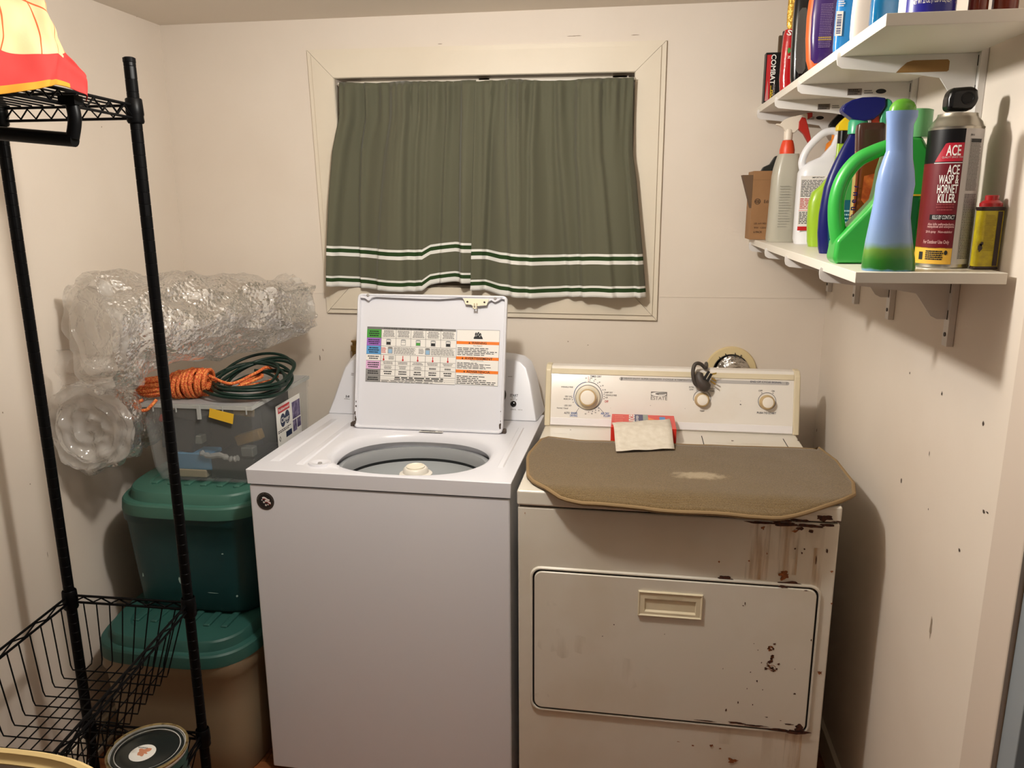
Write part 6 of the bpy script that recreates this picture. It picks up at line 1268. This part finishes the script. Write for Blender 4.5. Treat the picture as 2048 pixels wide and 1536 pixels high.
b_ = MB(mat('crinkled_clear_bag', (170, 170, 166), .2, alpha=.6, bump=('noise', 90, 1, .004))); L = [at(u, v, y=-.555) for u, v in ((400, 904), (420, 912), (440, 910), (462, 918), (476, 916))]; b_.tube(smooth_path(L, 4), [.004 + .006 * abs(math.sin(i * 1.7)) for i in range(17)], 8); o = b_.build('crinkled_bag'); tag(o, 'crinkled clear plastic bag between the cases in the clear bin', 'bag')

# orange rope hank
rope = mat('orange_rope', (196, 74, 34), .7, n=(260, (236, 164, 84), .45, .66), bump=('noise', 380, .5, .002))
mb = MB(rope); zR = zt2 + .0025; R = random.Random(3)
def ropeat(u, v, y_): p = at(u, v, y=y_); return V(p.x, y_, max(p.z, zR + .006)) 
a_, b_c = V(-1.268, -.545, zR + .036), V(-1.10, -.50, zR + .045)
P = []
for k in range(13):                               # long strands bent back at the left end
    an = 2 * PI * k / 13; rr_ = .021 + .004 * R.random(); off = V(.0, math.cos(an) * rr_, math.sin(an) * rr_ * 1.05)
    an2 = an + 2.6; off2 = V(0, math.cos(an2) * rr_, math.sin(an2) * rr_)
    e = V(-.018 - .012 * R.random(), 0, 0)
    pth = smooth_path([b_c + off * .7, a_.lerp(b_c, .4) + off, a_ + off, a_ + off * .4 + e * 1.1 + off2 * .4, a_ + off2 * .9, a_.lerp(b_c, .4) + off2 * .9, b_c + off2 * .6], 5)
    pth = [V(q_.x, q_.y, max(q_.z, zR + .0052)) if q_.x > -1.262 else q_ for q_ in pth]; pth = [q_ + V(0, .003 * noise.noise(q_ * 40 + V(k, 0, 0)), .003 * noise.noise(q_ * 40 + V(0, k, 0))) for q_ in pth]; mb.tube(pth, .0055, 8)
w_ = []
for k in range(150):                              # wraps round the middle
    t_ = k / 149; an = t_ * 2 * PI * 10; rr_ = .034 + .006 * math.sin(t_ * PI) + .006 * noise.noise(V(t_ * 40, an * .2, 1)); c_ = a_.lerp(b_c, .42) + (b_c - a_) * t_ * .62
    w_.append(c_ + V(.004 * math.sin(an), math.cos(an) * rr_, math.sin(an) * rr_))
w_ = [V(q_.x, q_.y, max(q_.z, zR + .0052)) for q_ in w_]; w_ = [q_ + V(.010 * noise.noise(V(i * .12, 3, 1)), 0, 0) for i, q_ in enumerate(w_)]; mb.tube(w_, .0056, 8)
mb.tube(smooth_path([V(-1.262, -.575, zR + .006), V(-1.275, -.595, zR - .002), V(-1.262, -.602, zR - .016), V(-1.240, -.598, zR - .017), V(-1.228, -.592, zR - .006), V(-1.22, -.575, zR + .008)], 6), .0048, 8)
mb.tube(smooth_path([b_c + V(0, 0, .02), V(-1.06, -.45, zR + .03), V(-1.02, -.38, zR + .045), V(-1.0, -.33, zR + .055), V(-.985, -.30, zR + .02), V(-1.02, -.33, zR + .006), V(-1.06, -.40, zR + .008), V(-1.04, -.44, zR + .02), V(-1.0, -.38, zR + .035), V(-1.03, -.33, zR + .03), V(-1.07, -.38, zR + .01)], 7), .0048, 8)
o = mb.build('orange_rope', ang=80); tag(o, 'hank of orange and yellow rope lying on the clear bin', 'rope')
# green cord coil
gm = mat('dark_green_cord', (12, 36, 28), .4, spec=.3); mb = MB(gm); R = random.Random(11); P = []
c_ = V(-1.005, -.42, zR + .036)
for k in range(190):
    t_ = k / 189; an = t_ * 2 * PI * 8.3; rr_ = .93 + .16 * math.sin(t_ * 23) + .13 * math.sin(t_ * 61 + 1); w2 = math.sin(t_ * 37) * .016
    x = math.cos(an) * .108 * rr_ + w2; y_ = math.sin(an) * .120 * rr_ ; z = zR + .007 + .018 * (1 + math.sin(t_ * 31)) * .7 + max(0, y_) * .34 + .014 * (1 + math.cos(an + t_ * 9)) * .5
    P.append(V(c_.x + x, c_.y + y_, z))
P = [V(min(p.x, -.905), p.y, p.z) for p in P]
mb.tube(smooth_path(P, 3), .0046, 8)
o = mb.build('extension_cord', ang=80); tag(o, 'coil of dark green extension cord on the clear bin', 'cord')

# ---------------------------------------------------------------- bubble wrap
def filmmat(name, c, fac, bub, gl=.30):
    m = bpy.data.materials.new(name); m.use_nodes = True; nt = m.node_tree; N = nt.nodes; L = nt.links; N.clear(); MATS[name] = m
    out = N.new('ShaderNodeOutputMaterial'); df = N.new('ShaderNodeBsdfDiffuse'); trl = N.new('ShaderNodeBsdfTranslucent'); gs = N.new('ShaderNodeBsdfGlossy'); tr = N.new('ShaderNodeBsdfTransparent')
    for b in (df, trl): b.inputs[0].default_value = (*lin(c), 1)
    gs.inputs['Roughness'].default_value = .07; m1 = N.new('ShaderNodeMixShader'); m1.inputs[0].default_value = .5; m2 = N.new('ShaderNodeMixShader'); m3 = N.new('ShaderNodeMixShader'); m3.inputs[0].default_value = fac
    lw = N.new('ShaderNodeLayerWeight'); lw.inputs[0].default_value = gl; tc = N.new('ShaderNodeTexCoord'); no = N.new('ShaderNodeTexNoise'); no.inputs['Scale'].default_value = 17; no.inputs['Detail'].default_value = 2; no.inputs['Distortion'].default_value = .8
    b2 = N.new('ShaderNodeBump'); b2.inputs['Strength'].default_value = .7; b2.inputs['Distance'].default_value = .03; L.new(tc.outputs['Object'], no.inputs[0]); L.new(no.outputs[0], b2.inputs['Height']); last = b2
    if bub:
        vo = N.new('ShaderNodeTexVoronoi'); vo.inputs['Scale'].default_value = 90; b1 = N.new('ShaderNodeBump'); b1.inputs['Strength'].default_value = .8; b1.inputs['Distance'].default_value = .004; b1.invert = True
        L.new(tc.outputs['Object'], vo.inputs[0]); L.new(vo.outputs[0], b1.inputs['Height']); L.new(b2.outputs[0], b1.inputs['Normal']); last = b1
    for b in (gs, lw): L.new(last.outputs[0], b.inputs['Normal'])
    L.new(df.outputs[0], m1.inputs[1]); L.new(trl.outputs[0], m1.inputs[2]); L.new(lw.outputs['Fresnel'], m2.inputs[0]); L.new(m1.outputs[0], m2.inputs[1]); L.new(gs.outputs[0], m2.inputs[2]); L.new(tr.outputs[0], m3.inputs[1]); L.new(m2.outputs[0], m3.inputs[2]); L.new(m3.outputs[0], out.inputs[0])
    return m
bw = filmmat('bubble_wrap_film', (250, 247, 242), .52, True, .5); film = filmmat('clear_film', (232, 226, 218), .30, False)
def roll(mb, A, B, r0, r1, lump=.016, seed=0, turns=True, sq=1.0, nseg=34, n=64, xmin=-1.436, ymax=-.004, zmin=0, back=False):
    A, B = Vector(A), Vector(B); d = (B - A).normalized(); u = d.cross(V(0, 0, 1)).normalized(); w = V(0, 0, 1); L = []
    def cl_(p):
        if back and p.y > -.66: p = V(min(p.x, -1.272 if p.y > -.60 else -1.272 + (-.60 - p.y) * 1.2), p.y, p.z)
        return V(max(p.x, xmin), min(p.y, ymax), max(p.z, zmin))
    for k in range(nseg + 1):
        t_ = k / nseg; c = A.lerp(B, t_); r = r0 + (r1 - r0) * t_; ring_ = []
        for i in range(n):
            a = 2 * PI * i / n; q_ = V(math.cos(a) * 1.3, math.sin(a) * 1.3, t_ * 4 + seed); rr_ = r * (1 + .0) + lump * 2.0 * noise.noise(q_ * 1.3) + lump * .9 * noise.noise(q_ * 3.2)
            ring_.append(cl_(c + u * math.cos(a) * rr_ * sq + w * math.sin(a) * rr_ + d * (.01 * noise.noise(q_ * 2) if 0 < k < nseg else .012 * noise.noise(q_ * 3))))
        L.append(ring_)
    mb.loft(L, False, False)
    if turns and turns != 'cap':                                     # spiral layers seen in the open end
        for e_, c in ((0, A), (1, B)):
            for j, kk in enumerate((.76,)):
                r = (r0 if e_ == 0 else r1) * kk; L = []
                for dd in (0, .10):
                    L.append([cl_(c + (d if e_ == 0 else -d) * (dd + .006 * j + .008 * noise.noise(V(i * .3, j, seed))) + u * math.cos(2 * PI * i / 48) * (r + .008 * noise.noise(V(math.cos(i * .13) * 2, math.sin(i * .13) * 2, j + seed))) * sq + w * math.sin(2 * PI * i / 48) * (r + .008 * noise.noise(V(math.cos(i * .13) * 2, math.sin(i * .13) * 2, j + seed + 9)))) for i in range(48)])
                mb.loft(L, False, False)
    if True:                                      # wound end faces: shallow spiral relief closing each end
        for e_, c in ((0, A), (1, B)):
            R0 = r0 if e_ == 0 else r1; L = []; dd = d if e_ == 0 else -d
            for j in range(15):
                f_ = 1 - j / 15.5; rg = []
                for i in range(n):
                    a = 2 * PI * i / n; ph = f_ * 3.4 + a / (2 * PI); rel = .013 * abs(math.sin(ph * PI)) + .014 * noise.noise(V(math.cos(a) * f_ * 4, math.sin(a) * f_ * 4, seed + 3)) + .018 * (1 - f_)
                    k_ = f_ * R0 * (1 + .10 * noise.noise(V(math.cos(a) * 1.5, math.sin(a) * 1.5, seed + f_ * 2)))
                    rg.append(cl_(c + dd * (.004 + rel) + u * math.cos(a) * k_ * sq + w * math.sin(a) * k_))
                L.append(rg)
            mb.loft(L, False, True)
    return mb
t = thing('bubble_wrap_roll', 'big lumpy roll of bubble wrap lying along the back wall above the clear bin', 'bubble wrap', (-1.16, -.42, 1.15))
mb = MB(bw); roll(mb, (-1.285, -.72, 1.270), (-.975, -.125, 1.262), .140, .092, .020, 2.0); mb.build('wrap_layers', t, world=True, ang=80, recalc=False)
mb = MB(film)                                      # loose outer film hanging from the roll
Pa = [at(u, v, y=yy) for u, v, yy in ((318, 640, -.62), (400, 640, -.5), (480, 640, -.38), (560, 640, -.24))]; Pb = [at(u, v, y=yy) for u, v, yy in ((285, 738, -.60), (318, 732, -.54), (350, 726, -.48), (400, 712, -.42))]
Pa, Pb = smooth_path(Pa, 8), smooth_path(Pb, 8); n_ = len(Pa); G = []
for j in range(13):
    t_ = j / 12
    for i in range(n_): p = Pa[i].lerp(Pb[i], t_); p += V(.3, -1, 0) * (.012 * math.sin(t_ * PI) + .004 * math.sin(i * 1.1 + t_ * 2)); G.append(p)
mb.add(G, [(j * n_ + i, j * n_ + i + 1, (j + 1) * n_ + i + 1, (j + 1) * n_ + i) for j in range(12) for i in range(n_ - 1)]); mb.build('outer_film', t, world=True, ang=80)
mb = MB(mat('navy_tape_tag', (24, 30, 52), .4)); p = at(527, 624, y=-.285); mb.lathe([(.001, -.003), (.012, -.001), (.015, .001), (.002, .003)], (p.x, p.y, p.z), 20, sy=.45, ax='y'); 
mb.v = [V(p.x + (v.x - p.x) * 1.15, v.y, p.z + (v.z - p.z) * .55) for v in mb.v]; mb.build('dark_tape_tag', t, world=True)
t = thing('bubble_wrap_roll', 'lower roll of bubble wrap with its spiral end facing out, wedged beside the clear bin', 'bubble wrap', (-1.33, -.70, .90))
mb = MB(bw); roll(mb, (-1.318, -.742, 1.005), (-1.350, -.46, .985), .122, .095, .014, 7.0, sq=.92, nseg=24, back=True); mb.build('wrap_layers', t, world=True, ang=80, recalc=False)
mb = MB(film); Pa = smooth_path([at(u, v, y=-.78) for u, v in ((112, 700), (170, 704), (230, 712), (292, 700))], 8); Pb = smooth_path([at(u, v, y=-.775) for u, v in ((118, 772), (170, 772), (235, 764), (290, 770))], 8); n_ = len(Pa); G = []
for j in range(9):
    for i in range(n_): p = Pa[i].lerp(Pb[i], j / 8); p.x = max(p.x, -1.436); p.y += .02 * math.sin(i * .5) + .012 * math.sin(j * 1.1); G.append(p)
mb.add(G, [(j * n_ + i, j * n_ + i + 1, (j + 1) * n_ + i + 1, (j + 1) * n_ + i) for j in range(8) for i in range(n_ - 1)]); mb.build('loose_flap', t, world=True, ang=80)

# ---------------------------------------------------------------- paint can in the lower basket, hamper at the front
zc = ZB2 - .15 + .002; rc = .090
pc = at(295, 1496, z=zc + .196)
t = thing('paint_can', 'round paint can with grey metal lid and a small white sticker in the lower basket', 'paint can', (pc.x, pc.y, zc))
mb = MB(mat('paint_can_label', (196, 196, 192), .4)); mb.lathe([(rc - .001, 0), (rc, .003), (rc - .003, .006), (rc - .003, .184), (rc + .001, .187), (rc + .001, .194), (rc - .002, .196), (rc - .006, .196), (rc - .007, .190), (rc - .012, .190), (rc - .013, .193), (rc - .018, .193)], (0, 0, 0), 56, cap=False); mb.add([], []); mb.lathe([(rc - .004, .001), (.002, .001)], (0, 0, 0), 40); mb.build('can_body', t)
mb = MB(mat('gold_can_rim', (190, 170, 120), .35, metal=.8, n=(60, (110, 90, 60), .5, .7))); mb.lathe([(rc - .006, .1925), (rc - .004, .1975), (rc, .1985), (rc + .002, .195), (rc + .001, .190)], (0, 0, 0), 56, cap=False); mb.build('can_rim', t)
mb = MB(mat('can_lid_grey_metal', (92, 96, 94), .22, metal=.85)); mb.lathe([(.001, .1905), (rc - .030, .1905), (rc - .024, .1885), (rc - .018, .1895), (rc - .015, .1945), (rc - .010, .1945), (rc - .008, .190)], (0, 0, 0), 56, cap=False); ld = mb.build('can_lid', t)
D = Decal(white, V(0, 0, .1908), V(1, 0, 0), V(0, 1, 0)); p = at(285, 1506, z=zc + .191) - V(pc.x, pc.y, 0); D.disc(p.x, p.y, .030, white, 0, 36); D.blob(p.x, p.y + .002, .015, .012, mat('sticker_brown_print', (206, 138, 104), .5), 1, 4, .5); D.greek(p.x - .022, p.y + .014, p.x + .010, p.y + .020, 1, greyp, 1, seed=2); D.build('sticker', ld, flat=True, recalc=False)
def pcf(u, v, h): return V((rc - .003 + h) * math.cos(u), (rc - .003 + h) * math.sin(u), v)
D = Decal(white); D.fn = pcf; D.b = .0005; D.rect(-PI, .12, PI, .18, mat('can_dark_green_band', (40, 78, 72), .4), 0, nu=40); D.text('INTERIOR', -.9, .15, .018, white, 1, w=.8); D.rect(-PI, .1, PI, .118, white, 0, nu=40); D.disc(-.5, .085, .12, redp, 1, 20, ry=.011); D.greek(-1.8, .03, -.3, .09, 6, greyp, 1, seed=3); D.build('can_label', t, recalc=False, ang=80)
hc = mat('cream_hamper_plastic', (214, 188, 132), .45)
t = thing('laundry_hamper', 'cream plastic laundry hamper with thick rolled rim at the lower left edge', 'hamper', (-.90, -1.875, 0))
zh = .88; rx, ry = .215, .19
f_ = at(60, 1499, z=zh)
mb = MB(hc); mb.loft([sring(0, 0, .003, rx * .8, ry * .8, 64, 2.6), sring(0, 0, zh - .02, rx - .012, ry - .012, 64, 2.6), sring(0, 0, zh - .018, rx, ry, 64, 2.6), sring(0, 0, zh - .003, rx + .002, ry + .002, 64, 2.6), sring(0, 0, zh, rx - .003, ry - .003, 64, 2.6), sring(0, 0, zh - .002, rx - .008, ry - .008, 64, 2.6), sring(0, 0, zh - .009, rx - .010, ry - .010, 64, 2.6), sring(0, 0, zh - .012, rx - .016, ry - .016, 64, 2.6), sring(0, 0, .01, rx * .8 - .006, ry * .8 - .006, 64, 2.6)]); mb.build('hamper_body', t, ang=50)
mb = MB(mat('hamper_shade_brown', (58, 44, 32), .9)); mb.loft([sring(0, 0, zh - .013, rx - .0168, ry - .0168, 48, 2.6), sring(0, 0, .12, rx * .83 - .008, ry * .83 - .008, 48, 2.6)], True, False); mb.build('interior_shade', t)  # dark brown insert paints in the shade inside the hamper
t.location = (f_.x - .02, f_.y - ry, 0)
